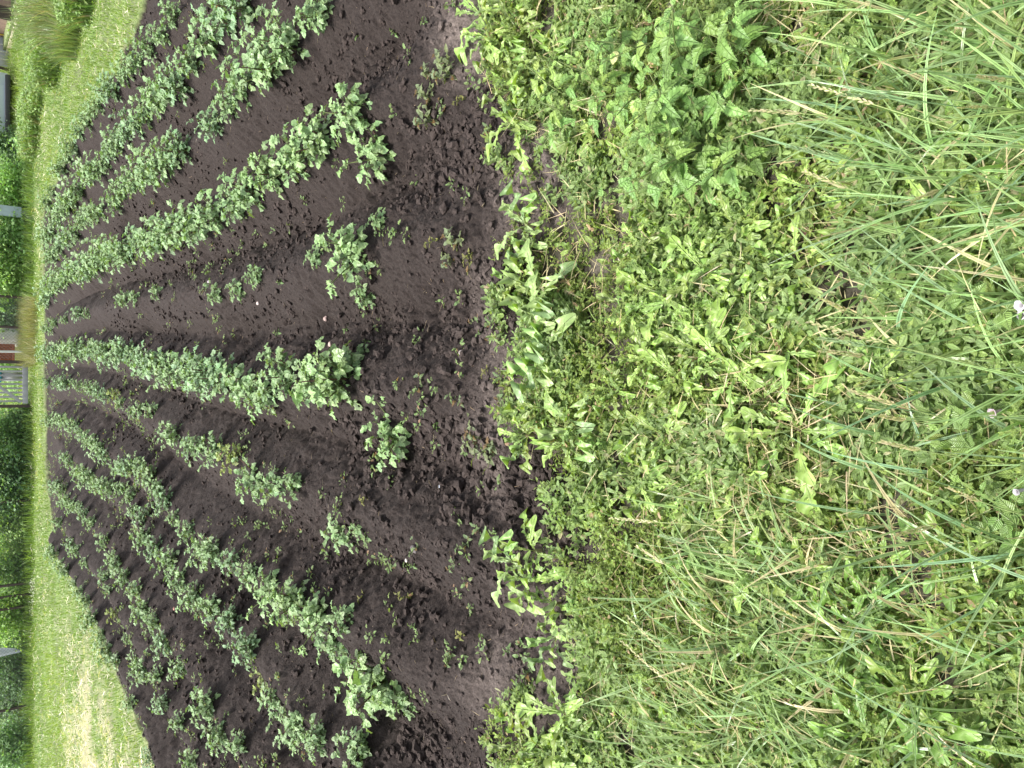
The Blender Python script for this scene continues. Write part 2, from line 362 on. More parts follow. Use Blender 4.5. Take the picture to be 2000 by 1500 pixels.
PLANT = leaf_t(8, lambda t: (.14 if t < .2 else max(.02, math.sin(PI*((t-.16)/.84)**.7)**.7)), .3, .25, .1, .2)

rng = np.random.default_rng(7); np.random.seed(5); random.seed(11)
def U(a, b, n=None): return rng.uniform(a, b, n)
def unit(v): v = np.asarray(v, float); return v/(np.linalg.norm(v, axis=-1, keepdims=True)+1e-9)
def tints(n, base, var=.18, yel=.1, dead=0, deadc=(.35, .26, .12)):
    b = np.array(base)[None, :]*(1+U(-var, var, (n, 1))); y = U(0, yel, (n, 1)); b = b*(1-y)+np.array([[.30, .34, .06]])*y
    b = b*(1+U(-.06, .06, (n, 3)))
    if dead > 0:
        mk = U(0, 1, n) < dead; b[mk] = np.array(deadc)*(1+U(-.3, .3, (mk.sum(), 1)))
    return b

# ------------------------------------------------------------------ ground sheet
def build_ground():
    ys = [-300, -80, -25, -8, -3, -1.2, -.5, 0, .15]; y = .3
    while y < 27: ys.append(y); y += max(.0065, .0030*y)
    ys += [29, 33, 40, 60, 100, 200, 450, 900]
    ys = np.array(ys, float)
    n = 860; s = np.linspace(-1, 1, n)*1.45
    s = np.concatenate([[-60, -20, -8, -4, -2.4, -1.8], s, [1.8, 2.4, 4, 8, 20, 60]])
    wd = .75+.40*np.clip(ys, 0, 27)
    X = s[None, :]*wd[:, None]; Y = np.repeat(ys[:, None], len(s), 1)
    x = X.ravel(); y = Y.ravel()
    z, inf, dn_, df, rid = ground_fields(x, y)
    out = (np.abs(np.repeat(s[None, :], len(ys), 0).ravel()) > 1.5) | (y > 27) | (y < .1)
    z = np.where(out, -.02, z)
    dry = np.where(inf, np.clip(1.25-dn_/.42, 0, 1)*.95*np.clip(vnoise(x, y, 2.6, 401)*2.2-.35, 0, 1)*(y < 4), .55)
    green = np.where(inf, 0, np.where(y > 4.5, 1, np.where(y < 3.0, .12, .5)))
    green = np.clip(green*(.35+1.0*fbm(x, y, 3, 4, 5)), 0, 1); stw = strawf(x, y)*(~inf)*.8
    nx = len(s); ny = len(ys)
    i = (np.arange(ny-1)[:, None]*nx+np.arange(nx-1)[None, :]).ravel()
    q = np.stack([i, i+1, i+nx+1, i+nx], 1)
    me = bpy.data.meshes.new('ground'); v = np.stack([x, y, z], 1).astype(np.float32)
    me.vertices.add(len(v)); me.vertices.foreach_set('co', v.ravel()); me.loops.add(q.size); me.loops.foreach_set('vertex_index', q.ravel().astype(np.int32))
    me.polygons.add(len(q)); me.polygons.foreach_set('loop_start', (np.arange(len(q))*4).astype(np.int32)); me.update(calc_edges=True)
    a = me.attributes.new('soil', 'FLOAT_COLOR', 'POINT'); a.data.foreach_set('color', np.stack([dry, green, stw, 0*dry+1], 1).astype(np.float32).ravel())
    me.polygons.foreach_set('use_smooth', np.ones(len(q), bool)); me.materials.append(SOIL)
    o = bpy.data.objects.new('ground', me); COL.objects.link(o); tag(o, 'dark tilled potato field soil with dry grassy edge', None, None, 'structure')
build_ground()

# ------------------------------------------------------------------ clods of earth lying on the field
def build_clods():
    import bmesh
    T = []
    for k in range(8):
        bm = bmesh.new(); bmesh.ops.create_icosphere(bm, subdivisions=2, radius=1)
        v = np.array([p.co[:] for p in bm.verts]); f = np.array([[p.index for p in fc.verts] for fc in bm.faces]); bm.free()
        dirs = rng.normal(0, 1, (11, 3)); dirs /= np.linalg.norm(dirs, axis=1, keepdims=True); off = U(.45, .95, 11)
        dd = v@dirs.T; cut = np.min(np.where(dd > .05, off[None, :]/np.maximum(dd, .05), 9), axis=1); v = v*np.minimum(cut, 1.15)[:, None]
        nz = 1+.22*(np.sin(v@rng.normal(0, 2.2, 3)+k)*np.sin(v@rng.normal(0, 2.6, 3)))+.16*np.sin(v@rng.normal(0, 6, 3))+.1*rng.normal(0, 1, len(v))
        v = v*nz[:, None]*np.array([1.15, U(.65, 1), U(.5, .8)]); T.append((v, f))
    N = 75000
    yy = 2.0+U(0, 1, N)**1.6*8; xx = U(-1, 1, N)*(.8+.45*yy)
    z, inf, dn_, df, rid = ground_fields(xx, yy)
    m1 = vnoise(xx, yy, 2.2, 21)
    keep = inf & (U(0, 1, N) < (.22+.95*np.clip(1-rid*1.2, 0, 1)*np.clip((m1-.25)*2, 0, 1))) & (dn_ > .02)
    xx = xx[keep]; yy = yy[keep]; z = z[keep]; N = len(xx)
    sz = .003+.027*U(0, 1, N)**4.6*(.5+.8*m1[keep])
    vs = []; fs = []; n = 0
    ang = U(0, 2*PI, N); kk = rng.integers(0, 8, N)
    for k in range(8):
        mk = np.where(kk == k)[0]; v, f = T[k]
        ca, sa = np.cos(ang[mk]), np.sin(ang[mk])
        X = v[None, :, 0]*ca[:, None]-v[None, :, 1]*sa[:, None]; Y = v[None, :, 0]*sa[:, None]+v[None, :, 1]*ca[:, None]
        P = np.stack([X*sz[mk][:, None]+xx[mk][:, None], Y*sz[mk][:, None]+yy[mk][:, None], v[None, :, 2]*sz[mk][:, None]+z[mk][:, None]+sz[mk][:, None]*.2], 2)
        vs.append(P.reshape(-1, 3)); fs.append((f[None]+(np.arange(len(mk))*len(v))[:, None, None]+n).reshape(-1, 3)); n += P.shape[0]*P.shape[1]
    v = np.concatenate(vs).astype(np.float32); f = np.concatenate(fs)
    me = bpy.data.meshes.new('soil_clods'); me.vertices.add(len(v)); me.vertices.foreach_set('co', v.ravel()); me.loops.add(f.size)
    me.loops.foreach_set('vertex_index', f.ravel().astype(np.int32)); me.polygons.add(len(f)); me.polygons.foreach_set('loop_start', (np.arange(len(f))*3).astype(np.int32)); me.update(calc_edges=True)
    me.materials.append(CLOD); me.polygons.foreach_set('use_smooth', np.zeros(len(f), bool))
    dn2 = pdist(v[:, 0], v[:, 1], NE); dr = np.clip(1.25-dn2/.42, 0, 1)*.95*np.clip(vnoise(v[:, 0], v[:, 1], 2.6, 401)*2.2-.35, 0, 1)
    a = me.attributes.new('soil', 'FLOAT_COLOR', 'POINT'); a.data.foreach_set('color', np.stack([dr, 0*dr, 0*dr, 0*dr+1], 1).astype(np.float32).ravel())
    o = bpy.data.objects.new('soil_clods', me); COL.objects.link(o); tag(o, 'loose crumbs and clods of dark earth in the furrows', 'soil', None, 'stuff')
build_clods()

ORD = ['first','second','third','fourth','fifth','sixth','seventh','eighth','ninth','tenth','eleventh','twelfth','thirteenth','fourteenth','fifteenth','sixteenth',
       'seventeenth','eighteenth','nineteenth']
def ordn(i):
    if i < 19: return ORD[i]
    t = ['twenty','thirty','forty','fifty','sixty'][(i+1)//10-2]; r = (i+1) % 10
    return (t[:-1]+'ieth') if r == 0 else t+'-'+ORD[r-1]
def copy_thing(src, loc, rz, sc, label, group):
    r = src.copy(); COL.objects.link(r); r.location = loc; r.rotation_euler = (0, 0, rz)
    r.scale = (sc,)*3 if isinstance(sc, (int, float)) else sc
    r['label'] = label; r['group'] = group
    for ch in src.children:
        c = ch.copy(); COL.objects.link(c); c.parent = r
        for g in ch.children:
            d = g.copy(); COL.objects.link(d); d.parent = c
    return r
class Kind:
    """first placings use the built prototypes themselves, later ones copies"""
    def __init__(s, protos): s.p = protos; s.used = [False]*len(protos)
    def place(s, k, loc, rz, sc, label, group):
        k %= len(s.p); o = s.p[k]
        if s.used[k]: return copy_thing(o, loc, rz, sc, label, group)
        s.used[k] = True; o.location = loc; o.rotation_euler = (0, 0, rz); o.scale = (sc,)*3; o['label'] = label; o['group'] = group; return o
    def finish(s):
        for o, u in zip(s.p, s.used):
            if not u:
                for c in list(o.children): bpy.data.objects.remove(c)
                bpy.data.objects.remove(o)

# ------------------------------------------------------------------ potato plants
def make_potato(ns, hh, big, base=(.185, .305, .13), yel=.12):
    t = empty('potato_plant', (0, 0, 0)); t['category'] = 'potato plant'
    st = Cloud(); lf = Cloud(); P = []; D = []; N = []; L = []
    for i in range(ns):
        az = i/ns*2*PI+U(-.5, .5); lean = U(.25, .8) if i else .1; h = hh*U(.7, 1.1)
        pts = []
        for k in range(6):
            q = k/5; r = math.sin(lean)*h*q*(.7+.5*q); pts.append((.02*math.cos(az)+r*math.cos(az), .02*math.sin(az)+r*math.sin(az), -.03+(h+.03)*q*math.cos(lean*.6)))
        pts = np.array(pts); st.tube(pts, np.linspace(.0055, .0028, 6)*big, (.12, .15, .05) if U(0, 1) < .7 else (.13, .07, .05))
        nl = 7
        for j in range(nl):
            q = .25+.75*j/(nl-1); f = q*5; a = int(min(4, f)); p = pts[a]*(1-(f-a))+pts[a+1]*(f-a)
            la = az+j*2.4+U(-.5, .5); el = U(.0, .55)+(.55 if j == nl-1 else 0); rl = U(.055, .10)*big*(1.15-.5*q)
            d = np.array([math.cos(la)*math.cos(el), math.sin(la)*math.cos(el), math.sin(el)])
            rp = [p+d*rl*s_-np.array([0, 0, .28*rl*s_*s_]) for s_ in (0, .5, 1)]
            st.tube(rp, .0014*big, (.12, .19, .06), 3)
            sdv = np.cross(d, [0, 0, 1.]); sdv /= np.linalg.norm(sdv)
            up = np.array([0, 0, 1.])
            P.append(rp[2]); D.append(d-up*.35+rng.normal(0, .15, 3)); N.append(up+d*.5+rng.normal(0, .3, 3)); L.append(U(.044, .064)*big)
            for s_, pos, k_ in ((1, rp[2], .85), (-1, rp[2], .85), (1, rp[1], .65), (-1, rp[1], .65)):
                if U(0, 1) < .1: continue
                P.append(pos-d*rl*.12); D.append(sdv*s_+d*.55-up*.2+rng.normal(0, .2, 3)); N.append(up+sdv*s_*.2+rng.normal(0, .35, 3)); L.append(U(.038, .056)*big*k_)
    P = np.array(P); D = np.array(D); N = np.array(N); L = np.array(L); n = len(P)
    c = tints(n, base, .2, yel); mk = U(0, 1, n) < .6
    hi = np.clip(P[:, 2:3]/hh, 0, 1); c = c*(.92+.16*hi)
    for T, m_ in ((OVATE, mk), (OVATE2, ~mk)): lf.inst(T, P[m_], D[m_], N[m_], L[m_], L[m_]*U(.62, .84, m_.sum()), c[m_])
    st.build('stem', STEM, t); lf.build('foliage', POTL, t); return t
POT = Kind([make_potato(7, .21, 1.0), make_potato(8, .24, 1.0), make_potato(6, .20, 1.05), make_potato(7, .23, .95, (.165, .285, .14)), make_potato(8, .19, .9),
            make_potato(8, .24, 1.3, (.21, .33, .135)), make_potato(6, .22, 1.2, (.20, .325, .13)), make_potato(4, .17, 1.0), make_potato(5, .18, .9, (.18, .25, .05), .5)])
ROWL = ['first','second','third','fourth','fifth','sixth','seventh','eighth','ninth','tenth','eleventh','twelfth']
PG = 'potato plants set along the ridges'
def put_potato(k, x, y, sc, lab):
    return POT.place(k, (x, y, gz(x, y)-.015), U(0, 6.28), sc, lab, PG)
RPAR = {'A': (.38, .9, .96), 'B': (.38, .97, 1.05), 'C': (.37, .95, 1.0), 'D': (.36, .98, 1.05), 'E': (.42, .75, .68), 'F': (.365, .97, 1.0), 'G': (.38, .86, .74),
        'H': (.37, .97, .74), 'I': (.37, .95, .76), 'J': (.37, .95, .78), 'K': (.42, .86, .74), 'L': (.40, .9, .86)}
count = 0
for ri, (k, p) in enumerate(RP.items()):
    sp, prob, sc = RPAR[k]; seg = np.hypot(*np.diff(p, axis=0).T); cs = np.concatenate([[0], np.cumsum(seg)])
    s_ = 0; pos = []
    while s_ < cs[-1]:
        x = np.interp(s_, cs, p[:, 0]); y = np.interp(s_, cs, p[:, 1])
        if U(0, 1) < prob or s_ == 0: pos.append((x+U(-.045, .045), y+U(-.05, .05)))
        s_ += sp*(1+.25*(y > 10))*U(.9, 1.1)
    desc = ['bushy', 'leafy', 'full green', 'upright', 'low'][ri % 5]
    for i, (x, y) in enumerate(pos):
        kk = int(rng.integers(0, 5)); s2 = sc*U(.72, 1.12)*.93
        if k in 'EGK' and U(0, 1) < .45: kk = 7
        if k in 'HIJL' and U(0, 1) < .16: kk = 7
        if k in 'GIJK' and U(0, 1) < .1: kk = 8
        if k == 'D' and i < 4: kk = [6, 5, 6, 5][i]; s2 = .72
        if k == 'E' and i == 0: kk = 6; s2 = .8
        if k == 'F' and i == 0: kk = 5; s2 = .9
        if k == 'H' and i < 3: kk = [6, 5, 6][i]; s2 = .66
        put_potato(kk, x, y, s2, 'potato plant, %s from the near end of the %s ridge from the top' % (ordn(i), ROWL[ri])); count += 1
EXTRA = [((750,845), 6, .72, 'small potato plant on the soil just below the big plant facing the gate'),
         ((690,700), 7, .7, 'thin potato plant just above the big plant facing the gate'),
         ((695,575), 7, .55, 'low thin potato plant on bare soil below the leafy fifth-ridge plant'),
         ((735,440), 7, .5, 'tiny potato plant of few leaves above the leafy fifth-ridge plant'),
         ((720,300), 6, .75, 'potato plant standing just below the largest fourth-ridge plant'),
         ((725,1330), 5, .92, 'wide potato plant alone on bare soil near the bottom of the field'),
         ((765,1370), 7, .7, 'trailing potato plant touching the wide lone plant from below'),
         ((655,1260), 7, .8, 'small potato plant between the eighth ridge and the wide lone plant'),
         ((690,1205), 7, .65, 'small potato plant at the soil end of the eighth ridge, beyond its bushes'),
         ((660,1035), 7, .75, 'small potato plant on bare soil between the seventh and eighth ridges'),
         ((710,1035), 7, .5, 'tiny potato plant on bare soil right of the one between two ridges')]
for (uv, k, sc, lab) in EXTRA:
    x, y = gp(uv[0]+12, uv[1], .05); put_potato(k, x, y, sc, lab); count += 1
print('potato plants', count); POT.finish()

# ------------------------------------------------------------------ seedling weeds on the bare soil
def make_seedling(nl, hh, ll, base, spread=.5):
    t = empty('weed_seedling', (0, 0, 0)); t['category'] = 'weed'
    st = Cloud(); lf = Cloud(); P = []; D = []; N = []; L = []
    for b in range(max(1, nl//7)):
        az = U(0, 6.28); ln = U(.2, 1)*spread*1.6
        pts = np.array([(math.cos(az)*math.sin(ln)*hh*q*(1+q)*.6, math.sin(az)*math.sin(ln)*hh*q*(1+q)*.6, -.01+hh*q*math.cos(ln)) for q in np.linspace(0, 1, 5)])
        st.tube(pts, .0015, (.14, .18, .06), 4)
        for j in range(7):
            q = .2+.8*j/6; p = np.array([np.interp(q, np.linspace(0, 1, 5), pts[:, a]) for a in range(3)]); la = j*2.4+U(-.3, .3)
            d = np.array([math.cos(la), math.sin(la), U(-.1, .7)]); P.append(p); D.append(d); N.append(np.array([0, 0, 1.])+rng.normal(0, .3, 3)); L.append(ll*U(.6, 1.2))
    n = len(P); L = np.array(L); lf.inst(OVATE, P, D, N, L, L*.42, tints(n, base, .25, .2, .1, (.16, .09, .03)))
    st.build('stem', STEM, t); lf.build('foliage', LEAF, t); return t
SEED = Kind([make_seedling(7, .04, .03, (.15, .26, .10)), make_seedling(14, .06, .035, (.14, .22, .09), .8), make_seedling(28, .08, .035, (.17, .22, .12), .7), make_seedling(14, .07, .028, (.20, .2, .05), 1)])
seeds = [(815,40,0),(705,70,0),(705,667,0),(817,673,0),(860,757,1),(917,783,1),(863,830,0),(853,803,0),(945,840,2),(925,855,2),(960,870,2),(917,623,1),(930,650,0),(963,717,3),
         (985,750,1),(743,967,3),(703,993,0),(770,1087,1),(803,1107,0),(847,1063,1),(713,1157,3),(777,1173,3),(817,1223,0),(890,1277,1),(897,1240,3),(1033,1313,1),(1025,1393,0),
         (850,150,2),(870,125,2),(885,150,2),(845,195,2),(843,235,2),(870,215,1),(955,265,1),(905,190,3),(917,480,2),(900,510,2),(890,470,3),(935,495,3),(895,880,0),(735,1110,0),
         (600,1040,0),(555,1010,0),(945,1060,1),(960,1040,1),(925,1090,1),(450,640,0),(660,640,0),(985,1270,0),(750,60,0),(950,640,1),(975,620,1),(575,555,0),(520,650,0)]
srt = sorted(seeds, key=lambda s: s[1])
for i, (u, v, k) in enumerate(srt):
    x, y = gp(u, v, .02); look = ['tiny two-leaved', 'small sprawling', 'small pale bushy', 'thin bronze-tinged'][k]
    SEED.place(k, (x, y, gz(x, y)), U(0, 6.28), U(.75, 1.2), '%s seedling on bare soil, %s seedling from the top' % (look, ordn(i)), 'weed seedlings on the bare soil')
SEED.finish()

# ------------------------------------------------------------------ dandelions, plantains
def make_rosette(nl, ll, wf, base, T, el=(.02, .75), name='dandelion_plant', cat='dandelion', mat=None):
    t = empty(name, (0, 0, 0)); t['category'] = cat; base = tuple(1.0*b for b in base)
    c = Cloud(); stc = Cloud(); az = np.arange(nl)*2.4+U(-.3, .3, nl); e = U(el[0], el[1], nl); L = ll*U(.6, 1.15, nl)
    D = np.stack([np.cos(az)*np.cos(e), np.sin(az)*np.cos(e), np.sin(e)], 1); N = np.array([0, 0, 1.])-D*.5+rng.normal(0, .12, (nl, 3))
    P = D*.008+np.array([0, 0, .004]); col = tints(nl, base, .35, .3)
    k = rng.integers(0, len(T), nl)
    for j in range(len(T)):
        m_ = k == j; c.inst(T[j], P[m_], D[m_], N[m_], L[m_], L[m_]*wf*U(.85, 1.2, m_.sum()), col[m_])
    c.build('leaves', mat or DANL, t)
    stc.tube([(0, 0, -.02), (0, 0, .006), (.002, 0, .015)], [.006, .007, .003], (.25, .22, .12), 6); stc.build('crown', STEM, t)
    return t
DAN = Kind([make_rosette(11, .13, .27, (.195, .32, .075), DANS[:3]), make_rosette(9, .16, .28, (.19, .32, .07), DANS[:3], (.1, .75)), make_rosette(13, .11, .27, (.21, .335, .085), DANS, (.1, .8)),
            make_rosette(8, .15, .34, (.20, .33, .12), DANS[2:], (.0, .7)), make_rosette(12, .12, .28, (.11, .22, .04), DANS[:3], (.2, .9))])
dl = [(915,30,1,1.3),(940,75,0,1.2),(990,60,2,1),(985,175,2,1),(995,235,0,1.1),(1060,120,2,.9),(1010,440,3,.8),(1020,480,3,.6),(1000,545,2,.9),(1045,575,3,1.1),(1040,640,3,1.2),(1055,690,3,1.15),
      (1065,745,0,.9),(1010,850,2,.9),(1050,800,0,.9),(1115,835,3,.95),(1090,860,0,.8),(1000,1095,3,.95),(1030,1075,0,1.1),(1020,1130,0,1),(1060,1180,0,.9),(1060,1245,3,.85),(1090,1390,0,1.2),
      (1000,1455,2,1.1),(1050,1470,0,1.2),(1110,1440,1,.9),(1290,575,1,1.0),(1335,600,0,1.05),(1240,600,2,.9),(1410,630,1,.9),(1440,720,1,1.05),(1380,690,0,.9),(1370,530,0,.9),(1555,840,1,1.15),
      (1300,850,0,.9),(1250,930,2,.9),(1450,930,1,.9),(1490,1110,0,.8),(1580,1110,4,.8),(1700,1440,4,1.0),(1720,1095,4,.7),(1800,1350,4,1.0),(1560,520,2,.9),(1490,780,0,.9),(1270,700,2,.8),
      (1330,740,0,.8),(1420,860,2,.8),(1450,600,0,.8),(1250,480,2,.9),(1200,760,2,.7),(1340,950,0,.9),(1520,690,1,.8),(1660,1230,4,.8),(1620,920,0,.7),(1580,370,2,.7),(1480,520,2,.8),(1640,40,2,.7),
      (1880,1450,4,.8),(1430,450,0,.8),(1330,480,2,.8),(1180,1000,2,.7),(1720,740,2,.6),(1870,1080,4,.8),(1690,1180,4,.7),(1760,330,2,.8),(1340,1440,0,.8),(1120,1480,0,1.)]
dl.sort(key=lambda q: q[0])
for i, (u, v, k, sc) in enumerate(dl):
    x, y = gp(u+(26 if u < 1120 else 8), v, .03); look = ['bright green toothed', 'long-leaved', 'small pale green', 'crumpled light green', 'dark green'][k]
    DAN.place(k, (x, y, gz(x, y)+.028), U(0, 6.28), sc*U(1.0, 1.35), '%s dandelion, %s dandelion counting from the soil edge to the right' % (look, ordn(i)), 'dandelion plants among the weeds')
PLA = Kind([make_rosette(8, .10, .5, (.15, .25, .07), [PLANT], (.2, .7), 'plantain_plant', 'plantain')])
for (u, v, sc, lab) in [(1130,265,1.1,'broad-leaved plantain beside bare soil below the nettle clump'),(1830,290,1.1,'broad-leaved plantain under tall grass near the top right corner'),
                        (1650,340,.7,'small plantain among low weeds right of the nettles'),(1800,560,.9,'plantain with dark leaves under grass stalks right of the bare patch'),
                        (1700,690,.7,'small plantain below the bare patch in the near weeds'),(1560,130,.6,'small plantain near the top edge right of the nettles')]:
    x, y = gp(u, v, .03); PLA.place(0, (x, y, gz(x, y)+.003), U(0, 6.28), sc, lab, 'plantains in the near weeds')

# ------------------------------------------------------------------ nettles
def make_nettle(hh, np_, base):
    t = empty('nettle_plant', (0, 0, 0)); t['category'] = 'nettle'; st = Cloud(); lf = Cloud(); P = []; D = []; N = []; L = []
    lx, ly = U(-.13, .13), U(-.13, .13); pt = lambda q: np.array([lx*q*q, ly*q*q, hh*q])
    st.tube([pt(q) for q in np.linspace(-.05, 1, 7)], np.linspace(.0032, .0015, 7), (.14, .18, .06), 5)
    for j in range(np_):
        q = .25+.75*(j/(np_-1))**.85; a0 = j*PI/2+U(-.2, .2); k = (1-.62*max(0, (q-.55)/.45)**1.3)*(.8+.2*min(1, j/2))
        for s_ in (0, PI):
            a = a0+s_; el = U(-.1, .35)+.5*(j >= np_-1); d = np.array([math.cos(a)*math.cos(el), math.sin(a)*math.cos(el), math.sin(el)])
            p = pt(q); pe = p+d*.022*k; st.tube([p, pe], .0009, (.14, .2, .07), 3)
            P.append(pe); D.append(d-np.array([0, 0, .18])); N.append(np.array([0, 0, 1.])+d*.3+rng.normal(0, .15, 3)); L.append(.070*k*U(.7, 1.2))
    L = np.array(L); n = len(L); lf.inst(NET, P, D, N, L, L*.56, tints(n, base, .3, .3)); st.build('stem', STEM, t); lf.build('foliage', NETL, t); return t
NTL = Kind([make_nettle(.26, 6, (.21, .36, .085)), make_nettle(.32, 7, (.145, .275, .075)), make_nettle(.20, 5, (.165, .30, .08)), make_nettle(.24, 6, (.12, .24, .07)), make_nettle(.15, 4, (.25, .36, .09))])
nl = [(1300,150),(1290,215),(1262,160),(1210,178),(1190,130),(1130,150),(1120,190),(1240,100),(1310,108),(1350,200),(1340,240),(1270,245),(1300,270),(1372,272),(1330,310),(1385,345),(1368,372),
      (1310,345),(1250,285),(1182,230),(1090,135),(1420,150),(1440,180),(1400,60),(1212,60),(1160,70),(1230,205),(1105,235),(1322,62),(1275,45),(1360,110),(1390,190),(1150,105),(1220,140),(1325,180),(1290,310),(1265,335),(1255,120),(1360,20),(1170,185),(1135,215),(1440,60),(1065,170),(1050,225)]
nl = [(u+U(-14, 14), v+U(-16, 16)) for j, (u, v) in enumerate(nl) if j % 6 != 4]; nl.sort(key=lambda q: q[0])
for i, (u, v) in enumerate(nl):
    k = 4 if (u > 1390 or u < 1110) and i % 2 else int(rng.integers(0, 4)); hz = [.25, .3, .19, .23, .14][k]; x, y = gp(u, v, hz*.95)
    NTL.place(k, (x, y, gz(x, y)), U(0, 6.28), U(.85, 1.1), '%s nettle in the top clump, %s nettle counting from the soil edge rightwards' % ('young' if k == 4 else 'green', ordn(i)), 'nettles in the clump near the top edge')
NTL.finish(); DAN.finish()

# ------------------------------------------------------------------ stuff: low weeds, grass, litter
def scatter(n, ulo, uhi, dens):
    """random ground spots in the near strip, thinned by dens(x, y)"""
    y0 = gp(uhi, 0)[1]; y1 = gp(ulo, 0)[1]
    y = U(y0, y1, n); x = U(-1, 1, n)*(1.15+.34*y); k = U(0, 1, n) < dens(x, y); return x[k], y[k]
def offfield(x, y, mar=0.0):
    wob = wobf(x, y)
    return ~inpoly(x+wob, y+wob*.8, FIELD)
def trackd(x, y): return np.minimum(pdist(x, y, TRACKS[0]), pdist(x, y, TRACKS[1]))
def patchd(x, y):
    return np.clip((1-1.0*np.clip(bare(x, y)*1.25, 0, 1))*(1-.45*np.exp(-(trackd(x, y)/.06)**2))*(.25+1.35*fbm(x, y, 3.5, 3, 91)), 0, 1)*np.maximum(offfield(x, y), .45*(vnoise(x, y, 9, 55) > .55)*(pdist(x, y, NE) < .17)*1.0)
def zof(x, y): return ground_fields(x, y, True)[0]
def blob(x, y, u, v, r):
    bx, by = gp(u, v); return np.exp(-((x-bx)**2+(y-by)**2)/r**2)

def knotgrass():
    c = Cloud()
    x, y = scatter(44000, 960, 2300, patchd); N = len(x); mnd = np.clip(fbm(x, y, 5.5, 3, 501)*2.4-.85, 0, 1); z = zof(x, y)+.055*mnd*U(0, 1, N)**.5
    bright = np.clip(blob(x, y, 1150, 1080, .3)+blob(x, y, 1150, 880, .25)+blob(x, y, 1200, 1180, .2), 0, 1)
    near = np.clip((1.75-y)/.9, 0, 1)
    dk = np.clip(vnoise(x, y, 6, 101)*1.3-.25, 0, 1)
    tone = vnoise(x, y, 4.3, 131)
    nb = 9
    az = U(0, 2*PI, N); ln = U(.2, 1.35, N); hl = U(.02, .07, N)*(.6+.9*mnd)*(1+.3*bright)
    for j in range(nb):
        q = (j+1)/nb; px = x+np.cos(az)*np.sin(ln)*hl*q; py = y+np.sin(az)*np.sin(ln)*hl*q; pz = z+np.cos(ln)*hl*q+.002
        a = az+j*2.4+U(-.4, .4, N); el = U(-.1, .9, N); d = np.stack([np.cos(a)*np.cos(el), np.sin(a)*np.cos(el), np.sin(el)], 1)
        nn = np.array([0, 0, 1.])+rng.normal(0, .35, (N, 3)); L = U(.008, .019, N)*(1+.75*(tone > .5))*(1+.35*near*U(0, 1, N)); k = U(0, 1, N) < .82
        g = tints(N, (.32, .45, .11), .36, .35, .06, (.55, .40, .24)); g = g*(1-.35*dk[:, None])*(1+.12*bright[:, None])
        cool = np.array([.27, .41, .20]); g = g*(1-.45*(tone > .55)[:, None])+cool*.45*(tone > .55)[:, None]
        T = SMALL if j % 2 else SMALL2
        c.inst(T, np.stack([px, py, pz], 1)[k], d[k], nn[k], L[k], L[k]*U(.34, .52, k.sum()), g[k])
    o = c.build('ground_cover', LEAF); tag(o, 'low mat of knotgrass and small-leaved weeds between field and tall grass', 'weeds', None, 'stuff')
knotgrass()

def broad_weeds():
    """medium leaves mixed through the mat"""
    c = Cloud()
    x, y = scatter(10000, 960, 2300, lambda a, b: np.clip(patchd(a, b), 0, 1)**1.2); N = len(x); z = zof(x, y)
    az = U(0, 2*PI, N); el = U(-.05, 1.1, N); d = np.stack([np.cos(az)*np.cos(el), np.sin(az)*np.cos(el), np.sin(el)], 1)
    L = U(.018, .05, N); g = tints(N, (.25, .38, .10), .4, .4, .05, (.5, .34, .2))
    P = np.stack([x, y, z+U(.004, .04, N)], 1); nn = np.array([0, 0, 1.])+rng.normal(0, .3, (N, 3)); kk = rng.integers(0, 4, N)
    for k, T in enumerate((OVATE, OVATE2, DANS[3], HEART)):
        m_ = kk == k; c.inst(T, P[m_], d[m_], nn[m_], L[m_], L[m_]*([.4, .45, .3, .6][k]), g[m_])
    x, y = scatter(2600, 1010, 2250, lambda a, b: np.clip(patchd(a, b)*(vnoise(a, b, 3.1, 511)*1.8-.4), 0, 1)); N = len(x); z = zof(x, y)
    az = U(0, 2*PI, N); ln = U(.05, .8, N); hl = U(.06, .15, N); el_ = U(.3, .65, N); tn = tints(N, (.24, .38, .11), .3, .4)
    for j in range(9):
        q = (.15+.85*j/8); px = x+np.cos(az)*np.sin(ln)*hl*q*q; py = y+np.sin(az)*np.sin(ln)*hl*q*q; pz = z+np.cos(ln)*hl*q
        for sg in (0, PI):
            a = az+j*1.57+sg+U(-.3, .3, N); e = U(-.2, .7, N); dd = np.stack([np.cos(a)*np.cos(e), np.sin(a)*np.cos(e), np.sin(e)], 1); L = U(.016, .036, N)*(1.1-.5*q)
            c.inst(OVATE if j % 2 else OVATE2, np.stack([px, py, pz], 1), dd, np.array([0, 0, 1.])+dd*-.2+rng.normal(0, .2, (N, 3)), L, L*el_, tn*(1+U(-.15, .15, (N, 1))))
    o = c.build('mixed_weeds', LEAF); tag(o, 'mixed broad-leaved weeds scattered through the low green mat', 'weeds', None, 'stuff')
broad_weeds()

